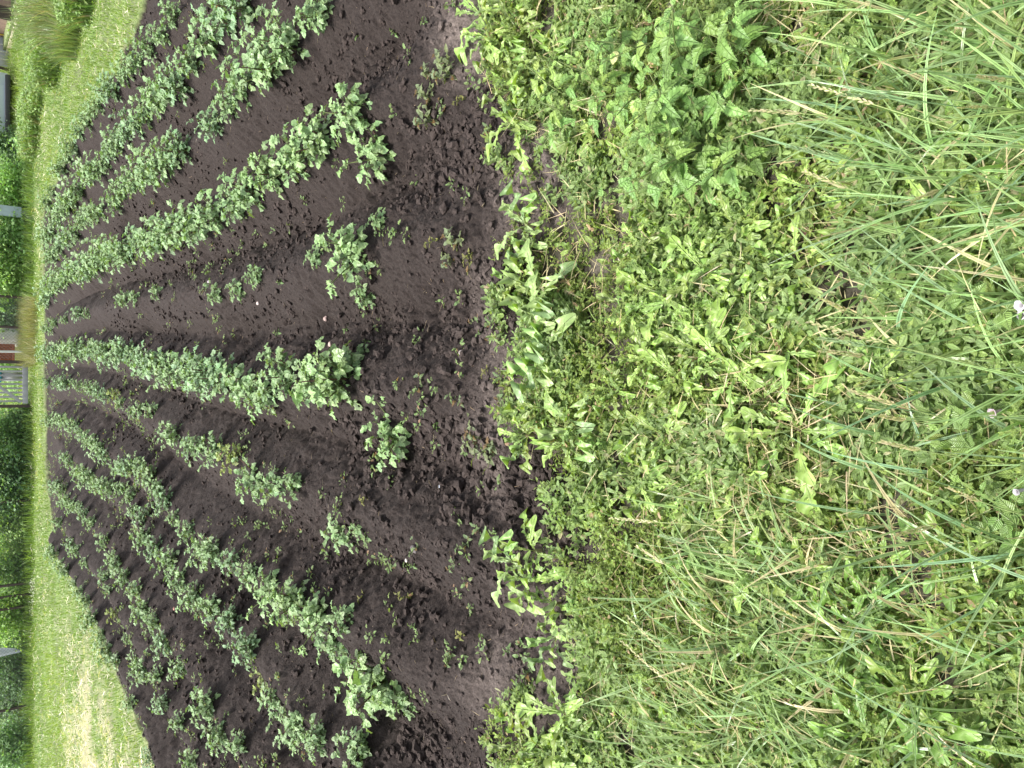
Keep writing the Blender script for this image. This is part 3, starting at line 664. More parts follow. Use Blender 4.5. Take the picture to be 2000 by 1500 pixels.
def litter():
    c = Cloud()
    def dn1(a, b): return np.clip(offfield(a, b)*(.12+.9*blob(a, b, 1560, 900, .25)+.9*blob(a, b, 1480, 900, .15)+.6*blob(a, b, 1560, 40, .1)+.5*blob(a, b, 1620, 980, .2)+.35*bare(a, b)+.4*blob(a, b, 1380, 1240, .15)+.3*blob(a, b, 1860, 1180, .2)), 0, 1)
    x, y = scatter(20000, 960, 2200, dn1); N = len(x); z = zof(x, y)
    c.blades(np.stack([x, y, z+U(.002, .085, N)*offfield(x, y)+.002], 1), U(0, 2*PI, N), U(1.1, 1.6, N), U(-.3, .5, N), U(.02, .12, N), U(.0014, .0036, N), tints(N, (.60, .50, .30), .35, .2), 3)
    # bits of root and straw on the open soil
    M_ = 1500; y = 2+U(0, 1, M_)**1.4*8; x = U(-1, 1, M_)*(.8+.42*y); k = inpoly(x, y, FIELD); x = x[k]; y = y[k]; M_ = len(x); z = zof(x, y)
    c.blades(np.stack([x, y, z+.003], 1), U(0, 2*PI, M_), U(1.35, 1.65, M_), U(-.4, .3, M_), U(.01, .05, M_), U(.001, .0024, M_), tints(M_, (.30, .22, .15), .4, .1), 4)
    o = c.build('dry_litter', GRAS); tag(o, 'dry straw, roots and dead stalks scattered over soil and weeds', 'litter', None, 'stuff')
litter()

def near_grass():
    c = Cloud()
    # short grass mixed through the weeds
    def d0(a, b): return np.clip(patchd(a, b)*(.25+blob(a, b, 1480, 1250, .42)+blob(a, b, 1650, 1400, .35)+.5*blob(a, b, 1250, 40, .2)+.5*blob(a, b, 1100, 60, .12)+.8*blob(a, b, 1350, 1400, .3)+.5*blob(a, b, 1560, 1080, .25)+.7*blob(a, b, 1620, 1250, .25)), 0, 1)
    x, y = scatter(20000, 980, 2300, d0); N = len(x); z = zof(x, y)
    c.blades(np.stack([x, y, z], 1), U(0, 2*PI, N), U(.1, .9, N), U(.2, 1.3, N), U(.04, .12, N), U(.0026, .0058, N), tints(N, (.28, .42, .14), .4, .4, .12, (.55, .48, .28)), 5)
    # tall arching grass low in the picture (left of the camera) falling away to the right
    def d1(a, b): return np.clip((blob(a, b, 1560, 1330, .30)+.8*blob(a, b, 1480, 1200, .2)+.9*blob(a, b, 1420, 1440, .25)+.45*blob(a, b, 1620, 1150, .2)), 0, 1)*offfield(a, b)
    x, y = scatter(5600, 1150, 2000, d1); N = len(x); z = zof(x, y)
    c.blades(np.stack([x, y, z], 1), rng.normal(.9, 1.1, N), U(.25, 1.0, N), U(.3, 1.7, N), U(.12, .31, N), U(.0045, .011, N), tints(N, (.28, .42, .19), .4, .3, .12, (.58, .5, .3)), 8)
    # tall grass at the photographer's feet
    def d2(a, b):
        return np.clip(.10+.9*np.clip((.78-b)/.28, 0, 1)*(.45+.75*vnoise(a, b, 5, 141))+.8*blob(a, b, 1830, 150, .28)+.5*blob(a, b, 1900, 330, .25), 0, 1)*(b < 1.02)
    nn = 2500; y = U(.02, 1.0, nn); x = U(-1.2, 1.2, nn); k = U(0, 1, nn) < d2(x, y)*(.55+.45*(x > -.1)); x = x[k]; y = y[k]; N = len(x); z = zof(x, y)
    c.blades(np.stack([x, y, z], 1), rng.normal(1.55, .9, N), U(.0, .7, N), U(.2, 1.9, N), U(.13, .38, N), U(.0045, .0105, N), tints(N, (.27, .42, .18), .42, .3, .09, (.6, .54, .32)), 9)
    # broad glaucous blades
    nb = 110; x = U(-1.0, 1.0, nb); y = U(.25, 1.0, nb); z = zof(x, y)
    c.blades(np.stack([x, y, z], 1), rng.normal(1.4, 1.0, nb), U(.1, .7, nb), U(.4, 1.5, nb), U(.2, .42, nb), U(.007, .011, nb), tints(nb, (.24, .38, .21), .25, .2), 10)
    o = c.build('grass', GRAS); tag(o, 'long green grass blades in the foreground strip', 'grass', None, 'stuff')
near_grass()

def lawn():
    c = Cloud()
    # surroundings of the field further off
    N0 = 210000
    y = 3+U(0, 1, N0)**.8*21; x = U(-1, 1, N0)*(1.5+.46*y)
    wob = wobf(x, y); inside = inpoly(x+wob, y+wob*.8, FIELD); nearstrip = (y < 4.2)
    k = ~inside & ~nearstrip & (U(0, 1, N0) < .5+.7*fbm(x, y, 1.2, 3, 3)); x = x[k]; y = y[k]; N = len(x); z = zof(x, y)
    right = x > 0
    straw = strawf(x, y)*.85+.04
    isst = U(0, 1, N) < straw
    tall = np.where(right & (y > 9.5) & (x > 5.0+.0*y), 1, 0)*vnoise(x, y, .7, 12)
    L = U(.035, .09, N)*(1+2.0*tall)+.04*np.clip((y-16.2)/2, 0, 1); W = U(.006, .014, N)
    tn = vnoise(x, y, .8, 201)
    g = tints(N, (.25, .37, .07), .35, .35); tn = np.clip(tn*1.6-.3, 0, 1); g = g*(1-.6*(tn[:, None]))+.6*tn[:, None]*np.array([.11, .23, .06])*1.0
    g[isst] = np.array([.62, .57, .42])*(1+U(-.25, .2, (isst.sum(), 1)))
    th = np.where(isst, U(1.1, 1.5, N), U(.05, .9, N))
    z = z+np.where(isst, U(.02, .06, N), 0); L = L*np.where(isst, 1.5, 1)*(1-.45*straw*(~isst))
    c.blades(np.stack([x, y, z], 1), U(0, 2*PI, N), th, U(.1, .8, N), L, W, g, 2)
    # fringe spilling over the field margin, broad clover-like leaves
    N1 = 60000; y = 4+U(0, 1, N1)**.8*18; x = U(-1, 1, N1)*(1.5+.46*y); k = ~inpoly(x, y, FIELD) & (vnoise(x, y, 1.9, 8) > .35); x = x[k]; y = y[k]; N = len(x); z = zof(x, y)
    a = U(0, 2*PI, N); d = np.stack([np.cos(a), np.sin(a), U(.1, .9, N)], 1); L = U(.015, .035, N)
    c.inst(SMALL2, np.stack([x, y, z+U(.01, .05, N)], 1), d, np.array([0, 0, 1.])+rng.normal(0, .3, (N, 3)), L, L*.7, tints(N, (.19, .30, .075), .25, .4))
    o = c.build('lawn_grass', GRAS); tag(o, 'mown yellow-green grass with drying cuttings around the field', 'grass', None, 'stuff')
    # rank tall grass and weeds at the top left
    c = Cloud(); N0 = 26000; x = U(3, 13, N0); y = U(9.5, 23, N0); px = 1000
    line = (y-9.5)/13.5
    k = (x > 4.6+1.1*np.sin(y*.9)*.4+.12*(y-10)) & (U(0, 1, N0) < .25+.9*vnoise(x, y, .9, 44)) & ~inpoly(x-.8, y-.3, FIELD) & (y < 18.3+.9*vnoise(x, y, 1, 9)) & (x > 4.2+2.2*vnoise(x, y, .6, 19)+.12*(y-10)); x = x[k]; y = y[k]; N = len(x); z = zof(x, y)
    dk = vnoise(x, y, .8, 45)[:, None]; dry = (vnoise(x, y, .55, 46) > .62)
    g = tints(N, (.24, .37, .11), .55, .3)*(1-.55*dk); g[dry] = g[dry]*.5+np.array([.35, .30, .18])*.5
    c.blades(np.stack([x, y, z], 1), U(0, 2*PI, N), U(0, .5, N), U(.1, .9, N), U(.14, .40, N)*(.5+1.0*dk[:, 0]), U(.012, .026, N), g, 4)
    lv = 16000; k = rng.integers(0, N, lv); a = U(0, 6.28, lv); dd = np.stack([np.cos(a), np.sin(a), U(-.3, .9, lv)], 1); L = U(.03, .075, lv)
    c.inst(OVATE, np.stack([x[k], y[k], z[k]+U(.03, .3, lv)*(vnoise(x[k], y[k], 1.3, 601) > .4)], 1), dd, np.array([0, -.2, 1.])+rng.normal(0, .4, (lv, 3)), L, L*.5, tints(lv, (.20, .33, .09), .5, .3))
    # dry strip at the foot of the far fence
    N2 = 3500; x = U(.35, 1.6, N2); y = U(16.5, 18.6, N2); z = zof(x, y)
    c.blades(np.stack([x, y, z], 1), U(0, 2*PI, N2), U(0, .6, N2), U(.1, .8, N2), U(.12, .34, N2), U(.005, .01, N2), tints(N2, (.33, .31, .17), .35, .3), 4)
    # green rank growth along all the fence foot
    N3 = 16000; x = U(-12, 12, N3); y = 17.0+rng.exponential(.8, N3); k = (np.abs(x) > .5) & (y < 24) & ~((x > 5.2) & (y > 17.7)) & (U(0, 1, N3) < .35+.9*vnoise(x, y, 1.2, 71)); x = x[k]; y = y[k]; N3 = len(x); z = zof(x, y)
    c.blades(np.stack([x, y, z], 1), U(0, 2*PI, N3), U(0, .5, N3), U(.1, .9, N3), U(.08, .28, N3), U(.008, .016, N3), tints(N3, (.20, .32, .09), .4, .3), 4)
    o = c.build('tall_grass', GRAS); tag(o, 'rank tall grass growing beyond the mown edge and along the fence', 'grass', None, 'stuff')
lawn()

def field_weeds():
    c = Cloud(); N = 5200; y = 2.3+U(0, 1, N)**.8*14; x = U(-1, 1, N)*(.8+.45*y); k = inpoly(x, y, FIELD) & (vnoise(x, y, 1.7, 301)**2*(1+(x < 0)) > U(.15, 1.1, N)); x = x[k]; y = y[k]; N = len(x); z = zof(x, y)
    for j in range(9):
        a = U(0, 6.28, N); rr = U(0, .03, N); d = np.stack([np.cos(a), np.sin(a), U(-.1, .9, N)], 1); L = U(.012, .03, N)
        c.inst(OVATE, np.stack([x+np.cos(a)*rr, y+np.sin(a)*rr, z+U(.004, .035, N)], 1), d, np.array([0, 0, 1.])+rng.normal(0, .35, (N, 3)), L, L*.5, tints(N, (.19, .30, .11), .35, .25, .06, (.4, .25, .15)))
    o = c.build('small_weeds', LEAF); tag(o, 'tiny weeds sprouting between the potato ridges', 'weeds', None, 'stuff')
field_weeds()

# ------------------------------------------------------------------ grass stalks with seed heads (things)
STK = [((1580,165),(2000,300)),((1535,285),(1830,355)),((1570,335),(1800,420)),((1600,660),(1900,705)),((1575,628),(1950,720)),((1600,684),(1860,712)),((1660,762),(1910,830)),((1665,782),(1870,812)),
       ((1720,812),(1880,832)),((1720,862),(1990,905)),((1762,916),(1930,960)),((1190,1012),(1500,1030)),((1242,1066),(1460,1180)),((1222,1200),(1430,1370)),((1212,1250),(1470,1440)),((1300,1155),(1510,1215)),
       ((1822,1372),(1940,1325)),((1600,580),(1800,660)),((1640,185),(1960,230)),((1870,212),(2040,230)),((1500,75),(1720,175)),((1640,505),(1830,640)),((1465,215),(1740,245)),((1555,45),(1760,10)),
       ((1340,1330),(1540,1440)),((1290,1045),(1500,1090)),((1500,1170),(1720,1260)),((1780,395),(1990,340)),((1910,150),(2080,190)),((1850,950),(2060,1010)),((1870,1230),(2060,1260)),((1750,1045),(1990,985))]
STK.sort(key=lambda s: s[0][1])
for i, ((u0, v0), (u1, v1)) in enumerate(STK):
    hz = U(.26, .42) if u0 > 1450 else U(.18, .28)
    bx, by = gp(u1, v1, 0); tx, ty = gp(u0, v0, hz); bz = gz(bx, by)
    t = empty('grass_stalk', (bx, by, bz)); pale = i % 3 != 1
    look = 'pale straw' if pale else 'blue-green'
    tag(t, '%s grass stalk with seed head, %s stalk from the top edge' % (look, ordn(i)), 'grass stalk', 'grass stalks with seed heads')
    q = np.linspace(0, 1, 12); P = np.stack([(tx-bx)*q**1.35, (ty-by)*q**1.35, (hz-bz)*(q*1.15-.15*q*q)], 1)
    st = Cloud(); st.tube(P, np.linspace(.0016, .0009, 12), (.30, .38, .14) if pale else (.16, .26, .11), 4)
    st.build('stem', STEM, t)
    hd = Cloud(); hl = U(.22, .36); ns = 22; qs = 1-hl+hl*np.arange(ns)/ns; pp = np.stack([np.interp(qs, q, P[:, a]) for a in range(3)], 1)
    ax = unit(P[-1]-P[-4]); sd_ = unit(np.cross(ax, [0, 0, 1.])); up = np.cross(sd_, ax)
    ang = np.arange(ns)*PI+U(-.5, .5, ns); d = ax*1.0+(sd_[None]*np.cos(ang)[:, None]+up[None]*np.sin(ang)[:, None])*.32
    c = (.55, .50, .30) if pale else (.28, .38, .20)
    hd.inst(SMALL, pp, d, up+rng.normal(0, .4, (ns, 3)), .016*(1.1-.4*np.arange(ns)/ns), .0042, tints(ns, c, .15, .1))
    hd.build('seed_head', GRAS, t)

# ------------------------------------------------------------------ bindweed with pale pink flowers
PETAL = plain('petal', (.36, .27, .31), .5, 0, 8, .08, .05); PETALW = plain('petal_white', (.38, .36, .38), .5, 0, 8, .05, .05)
def bindweed(path, flowers, label):
    g = [gp(u, v, z)+(z,) for u, v, z in path]; b = np.array(g[0]); t = empty('bindweed_plant', tuple(b)); tag(t, label, 'bindweed', 'flowering bindweed in the near grass')
    P = np.array(g)-b; st = Cloud(); q = np.linspace(0, 1, len(P)); qq = np.linspace(0, 1, 30); PP = np.stack([np.interp(qq, q, P[:, a]) for a in range(3)], 1)
    PP += np.stack([.006*np.sin(qq*31), .006*np.cos(qq*27), .004*np.sin(qq*23)], 1); st.tube(PP, .0012, (.17, .25, .08), 4); st.build('stem', STEM, t)
    lf = Cloud(); n = 16; idx = np.linspace(2, 28, n).astype(int); a = U(0, 6.28, n); d = np.stack([np.cos(a), np.sin(a), U(.0, .5, n)], 1); L = U(.026, .045, n)
    lf.inst(HEART, PP[idx], d, np.array([0, 0, 1.])+rng.normal(0, .25, (n, 3)), L, L*.72, tints(n, (.15, .26, .07), .15, .2)); lf.build('leaves', LEAF, t)
    for (u, v, z, r, mt) in flowers:
        c = np.array(gp(u, v, z)+(z,))-b; f = Cloud(); k = 20; ax = unit(np.array([-.25, .35, .9])); s_ = unit(np.cross(ax, [0, 1, 0])); o_ = np.cross(s_, ax); an = np.arange(k)/k*2*PI
        rr = [(.002, -.022), (.004, -.010), (.45*r, 0), (r, .006), (r*1.04, .004)]
        V = []
        for j, (ra, h) in enumerate(rr):
            rad = ra*(1+(.07*np.cos(5*an) if j > 2 else 0)); V.append(c+ax*h+(np.cos(an)*rad)[:, None]*s_+(np.sin(an)*rad)[:, None]*o_)
        Q = [(j*k+i, j*k+(i+1) % k, (j+1)*k+(i+1) % k, (j+1)*k+i) for j in range(len(rr)-1) for i in range(k)]
        f.add(np.concatenate(V), Q, (.8, .7, .75), None); f.build('flower', mt, t)
bindweed([(1960,830,.0),(1925,815,.08),(1900,790,.10),(1870,830,.12),(1900,880,.10),(1830,860,.08)], [(1940,806,.10,.010,PETAL)], 'bindweed with one pale pink trumpet flower, low at the right edge')
bindweed([(1990,640,.0),(1985,600,.14),(1930,640,.12),(1900,570,.10),(1860,560,.10),(1845,640,.06)], [(1994,596,.15,.011,PETALW),(1997,615,.12,.009,PETALW)], 'bindweed with white flowers at the middle of the right edge')
bindweed([(1900,1100,.0),(1935,1040,.08),(1960,1000,.10),(1975,1060,.10),(1990,960,.1)], [(1988,960,.12,.007,PETALW)], 'bindweed with a tiny white bloom near the right edge')

# ------------------------------------------------------------------ dry leaves, stones
def thin_leaf(u, v, L, W, rz, col, label, T=OVATE2, z=.02, name='dry_leaf', tilt=.25):
    x, y = gp(u, v, z); c = Cloud(); d = np.array([math.cos(rz), math.sin(rz), tilt])
    c.inst(T, [(0, 0, 0)], d, (.15, -.35, 1), L, W, col); tv = c.v[0].copy(); n0 = len(tv); c.add(tv-np.array([0, 0, .0012], np.float32), c.q[0][:, ::-1]-0, col, c.l[0])
    o = c.build(name, DRYM); o.location = (x, y, gz(x, y)+z); tag(o, label, 'leaf', 'dry fallen leaves on the near weeds')
DRYM = leafmat('dry_leaf', .15, .7, .2, .25, nv=14)
thin_leaf(1590,432,.07,.045,2.2,(.20,.11,.09),'brown curled leaf on the weeds right of the nettles')
thin_leaf(1287,530,.06,.014,1.6,(.40,.30,.22),'narrow tan dry leaf standing above weeds in the middle')
thin_leaf(1555,245,.035,.03,1.0,(.30,.14,.16),'small dark pink withered leaf in low weeds near the top')
thin_leaf(1320,30,.05,.02,.4,(.30,.31,.17),'pale bleached leaf on the nettle clump near the top edge',DANS[3],.12)
thin_leaf(1205,100,.04,.03,2.7,(.40,.42,.18),'pale yellow leaf lying on the left of the nettle clump',OVATE,.16)
thin_leaf(1255,583,.035,.014,2.7,(.30,.13,.18),'small purple leaf lying beside a toothed dandelion in the middle')
thin_leaf(1312,1204,.018,.014,.7,(.75,.36,.40),'tiny pink petal-like leaf on the low weeds at the bottom')
thin_leaf(1560,1375,.035,.012,.4,(.55,.34,.30),'small pinkish dry leaf in the long grass at the bottom')
thin_leaf(1570,1140,.05,.008,2.2,(.50,.40,.25),'thin straw-coloured leaf blade in the lower long grass')
thin_leaf(1830,20,.035,.028,1.2,(.32,.16,.16),'reddish brown leaf in tall grass at the top edge')
def stone(u, v, r, col, label, cat='stone', name='stone'):
    import bmesh
    bm = bmesh.new(); bmesh.ops.create_icosphere(bm, subdivisions=3, radius=r); k = rng.normal(0, 1.7/r, 3); k2 = rng.normal(0, 3.0/r, 3)
    for p in bm.verts:
        c = np.array(p.co[:]); f = 1+.16*math.sin(c@k)+.09*math.sin(c@k2); p.co = Vector((c[0]*f*1.15, c[1]*f*.9, c[2]*f*.7))
    me = bpy.data.meshes.new(name); bm.to_mesh(me); bm.free(); me.materials.append(plain(name+'_surface', col, .8, 0, 60, .25, .4))
    for pl in me.polygons: pl.use_smooth = True
    x, y = gp(u, v, .01); o = bpy.data.objects.new(name, me); COL.objects.link(o); o.location = (x, y, float(zof(np.array([x]), np.array([y]))[0])+r*.35); o.rotation_euler = (0, 0, U(0, 6)); tag(o, label, cat, 'stones on the soil')
stone(514,593,.014,(.42,.34,.32),'small pinkish stone on the fifth ridge below the twin leafy plants')
stone(435,552,.012,(.34,.30,.33),'small grey-lilac stone above the fifth-ridge plants')
stone(615,620,.017,(.30,.22,.20),'reddish stone on the soil crest between fifth and sixth ridges')
stone(645,672,.013,(.48,.35,.31),'pale pink stone just above the big plant facing the gate')
stone(917,692,.015,(.26,.22,.21),'light brown stone in the crumbly soil near the weeds')
stone(897,722,.007,(.55,.46,.38),'tiny cream stone in crumbly soil below the light brown stone')
stone(859,952,.012,(.25,.27,.31),'small blue-grey stone on dark soil in the lower field')
stone(798,1093,.009,(.55,.48,.44),'tiny whitish stone beside a seedling in the lower field')
stone(346,1188,.014,(.40,.20,.16),'red-brown stone between ridges at the lower left')
stone(840,1067,.02,(.09,.075,.075),'dark rounded lump of earth beside a seedling','clod','earth_clod')
stone(585,738,.038,(.075,.06,.062),'large dark rounded clod at the soil end of the sixth ridge','clod','earth_clod')
stone(1205,505,.010,(.60,.52,.45),'cream pebble in the low weeds left of the dandelions')

# ------------------------------------------------------------------ far side: fences, gate, shrubs, car
WOODG = plain('weathered_wood', (.36, .355, .38), .8, 0, 14, .35, .4, (1, 1, .1)); WOODD = plain('dark_post', (.075, .055, .05), .8, 0, 20, .35, .4)
RUST = plain('rusty_sheet', (.34, .11, .045), .75, .1, 9, .45, .3); WHITEP = plain('white_pipe', (.7, .7, .68), .5, 0, 9, .1, .1)
PALEB = plain('pale_blue_panel', (.42, .50, .58), .55, 0, 6, .2, .1, (8, 8, 1)); WIRE = plain('wire', (.20, .20, .21), .5, .6, 20, .2, .1)
SHEET = plain('grey_sheet', (.56, .59, .66), .6, 0, 6, .2, .2); BLUEP = plain('blue_paint', (.05, .32, .62), .5, 0, 9, .15, .1); YELP = plain('yellow_paint', (.7, .5, .08), .5, 0, 9, .15, .1)
BRICK = plain('pink_brown_wall', (.30, .20, .17), .85, 0, 25, .4, .4); BEIGE = plain('beige_post', (.58, .50, .40), .75, 0, 20, .2, .2)
YF = 17.4
def fx(v, y=YF): return (750-v)*y/(math.cos(TH)*FPX - math.sin(TH)*(60-1000)) * 1.0   # sideways place on the fence line
def part_box(name, mat, parent, lo, hi, M=None, bev=.004):
    c = Cloud(); c.box(lo, hi, (.5, .5, .5), M); o = c.build(name, mat, parent, False); b = o.modifiers.new('b', 'BEVEL'); b.width = bev; b.segments = 2; return o
def mesh_fence(x0, x1, y0, y1, posts, label, hh=1.3):
    t = empty('wire_mesh_fence', (x0, y0, -.02)); tag(t, label, 'fence'); ln = math.hypot(x1-x0, y1-y0); t.rotation_euler = (0, 0, math.atan2(y1-y0, x1-x0))
    for p in posts:
        c = Cloud(); c.tube([(p, 0, -.1), (p+.01, 0, hh*.5), (p+.005, 0, hh+.1)], .026, (.1, .1, .1), 8); c.build('post', WOODD, t)
    c = Cloud(); s_ = .06; x = -hh
    while x < ln:
        for sg in (1, -1):
            a = x if sg == 1 else x+hh; b_ = a+hh*sg; za, zb = 0.0, hh
            xs = sorted(((a, za), (b_, zb)));
            (xa, z0), (xb, z1) = xs
            if xb <= 0 or xa >= ln: continue
            ca, cb = max(xa, 0), min(xb, ln); f = lambda q: z0+(z1-z0)*(q-xa)/(xb-xa)
            c.tube([(ca, 0.004*sg, f(ca)), (cb, .004*sg, f(cb))], .0016, (.3, .3, .3), 3)
        x += s_
    for z in (.02, hh*.5, hh): c.tube([(0, -.008, z), (ln, -.008, z)], .0022, (.3, .3, .3), 4)
    c.build('wire_mesh', WIRE, t)
fl = fx(1700); 
mesh_fence(fx(1760), fx(800)+.0, YF, YF, [fx(v)-fx(1760) for v in (1650, 1377, 1183, 1160, 1138, 977)], 'wire mesh fence on thin dark posts left of the gate, behind the lower half')
mesh_fence(fx(702), fx(395), YF, YF+.4, [fx(v)-fx(702) for v in (640, 580, 480)], 'wire mesh fence with thin posts right of the gate, behind the upper rows')
def gate():
    xr, xl = fx(712), fx(788); W_ = xr-xl; t = empty('picket_gate', (xl, YF-.03, 0)); tag(t, 'weathered grey wooden picket gate with diagonal brace at the far fence', 'gate')
    n = 9
    for i in range(n):
        a = .05+(W_-.1)*i/(n-1); part_box('picket', WOODG, t, (a-.018, 0, .09), (a+.018, .016, 1.15))
    part_box('bottom_rail', WOODG, t, (.0, -.03, .07), (W_, -.003, .16)); part_box('top_rail', WOODG, t, (.0, -.03, .98), (W_, -.003, 1.06))
    d = math.atan2(.8, W_-.06); M = Matrix.Translation((.03, -.034, .18)) @ Matrix.Rotation(-d, 4, 'Y')
    part_box('diagonal_brace', WOODG, t, (0, 0, -.025), (math.hypot(.8, W_-.06), .003, .03), M)
    for a in (-.045, W_+.045): part_box('gate_post', WOODD, t, (a-.03, -.03, -.1), (a+.03, .035, 1.3))
gate()
t = empty('rusty_panel', (fx(690), YF+.25, 0)); tag(t, 'rust-brown metal sheet leaning by the right side of the gate', 'panel')
w_ = fx(672)-fx(708)
c = Cloud(); nx = 40
for i in range(nx):
    pass
xs = np.linspace(-w_/2, w_/2, nx+1); zz = .012*np.sin(np.arange(nx+1)*1.57)
V = np.array([(x, q+dy, z) for dy in (0, .003) for x, q in zip(xs, zz) for z in (.28, 1.5)]); m_ = 2*(nx+1)
Q = [(o+2*i, o+2*i+2, o+2*i+3, o+2*i+1) for o in (0, m_) for i in range(nx)]
c.add(V, Q, (.3, .1, .05), None); c.build('corrugated_sheet', RUST, t)
part_box('edge_strip', RUST, t, (-w_/2, -.03, .26), (w_/2, -.014, .30))
c = Cloud(); c.tube([(fx(687), YF+.0, -.1), (fx(688), YF+.0, .6), (fx(686), YF, 1.6)], .022, (.7, .7, .7), 10); o = c.build('white_pole', WHITEP); tag(o, 'slim white pole standing in front of the rust-brown sheet', 'pole')
t = empty('pale_blue_post', (fx(415), YF+.1, -.02)); tag(t, 'wide pale blue upright board standing among the far shrubs', 'board')
part_box('board_face', PALEB, t, (-.10, 0, .18), (.10, .03, 1.9)); part_box('foot', WOODG, t, (-.04, .035, -.1), (.04, .09, .6))
# drooping grey sheet on the lower fence
t = empty('grey_tarp', (fx(1260), YF+.10, 0)); tag(t, 'light grey sheet hanging behind the fence mesh, narrowing downwards, lower far side', 'sheet')
c = Cloud(); k = 14; V = []
for i in range(k+1):
    z = .18+1.2*i/k; wd = .03+.22*(i/k)**.7
    for j in range(7): V.append((-.12+wd*(j/6-.0)*1.6-wd*.3, .03*math.sin(j*1.7+i*.4), z))
for i in range(k+1):
    z = .18+1.2*i/k; wd = .03+.22*(i/k)**.7
    for j in range(7): V.append((-.12+wd*(j/6-.0)*1.6-wd*.3, .004+.03*math.sin(j*1.7+i*.4), z))
Q = [(o+i*7+j, o+i*7+j+1, o+(i+1)*7+j+1, o+(i+1)*7+j) for o in (0, 7*(k+1)) for i in range(k) for j in range(6)]
c.add(V, Q, (.5, .5, .5), None); c.build('sheet', SHEET, t)
# white plastic behind the mesh right of the gate
t = empty('white_tarp', (fx(655), YF+.6, 0)); tag(t, 'white plastic sheeting heaped behind the mesh right of the gate', 'sheet')
c = Cloud(); A = np.arange(15)
V = [((i/14-.5)*.42*(1-.25*(j/8)), .22*math.sin(PI*i/14)*(-.5)+.02*math.sin(i*2.1+j), .12+.10*j+.02*math.sin(i*1.3+j*2)) for j in range(9) for i in range(15)]
c.add(V, [(j*15+i, j*15+i+1, (j+1)*15+i+1, (j+1)*15+i) for j in range(8) for i in range(14)], (.8, .8, .8), None); o = c.build('sheet', WHITEP, t); md = o.modifiers.new('s', 'SOLIDIFY'); md.thickness = .006
# small blue object behind the gate
t = empty('blue_barrel', (fx(735), YF+1.2, -.02)); tag(t, 'small blue plastic barrel seen through the gate pickets', 'barrel')
def lathe(c, prof, k=20, col=(.5, .5, .5), ax='z'):
    an = np.arange(k)/k*2*PI; V = []
    for r, h in prof:
        for a in an: V.append((r*math.cos(a), r*math.sin(a), h) if ax == 'z' else (r*math.cos(a), h, r*math.sin(a)))
    c.add(V, [(j*k+i, j*k+(i+1) % k, (j+1)*k+(i+1) % k, (j+1)*k+i) for j in range(len(prof)-1) for i in range(k)], col, None)
c = Cloud(); lathe(c, [(.001, .42), (.11, .42), (.125, .45), (.14, .55), (.135, .6), (.14, .7), (.135, .8), (.11, .88), (.10, .9), (.001, .9)]); c.build('drum', BLUEP, t)
c = Cloud(); lathe(c, [(.001, 0), (.09, 0), (.09, .41), (.001, .41)]); c.build('stand', WOODG, t)

# top-left corner: shed wall, post, blue rail, car
def farx(u, v, y): # sideways place of a spot seen at (u, v) lying y metres away
    a = (FPX*math.cos(TH) - (u-1000)*math.sin(TH)); return (750-v)*y/a
YS = 21.0
YH = 19.4
t = empty('wooden_shed', (farx(28, 43, YH), YH, 0)); tag(t, 'brown shed on a beige foundation at the top left corner', 'shed')
part_box('foundation', BEIGE, t, (0, -.05, -.1), (3.5, 2.7, .10)); part_box('sill', plain('mossy_sill', (.16, .20, .08), .8), t, (0, -.02, .102), (3.5, 2.65, .16))
part_box('wall', BRICK, t, (.30, 0, .162), (3.5, 2.6, 2.3)); part_box('roof', WOODG, t, (-.2, -.3, 2.31), (3.7, 2.8, 2.4))
for i in range(5): part_box('board', WOODD, t, (.005+i*.058, .0, .162), (.058+i*.058, .025, 2.28))
t = empty('blue_yellow_barrier', (farx(8, 60, YS), YS, 0)); tag(t, 'blue upright with a thin yellow one beside it, near the car', 'barrier')
part_box('blue_upright', BLUEP, t, (-.02, 0, -.05), (.04, .05, 1.6)); part_box('yellow_upright', YELP, t, (-.11, 0, -.05), (-.085, .03, 1.5)); part_box('cross_rail', WOODG, t, (-.5, -.03, .95), (.1, -.003, 1.03))
t = empty('board_fence', (farx(5, 98, YS), YS+.2, 0)); tag(t, 'plain grey board fence section between the blue upright and the car', 'fence')
for i in range(4): part_box('board', SHEET, t, (-.30+i*.17, 0, .02), (-.14+i*.17, .02, 1.5))
part_box('post', WOODD, t, (-.37, -.03, -.1), (-.32, .03, 1.6))

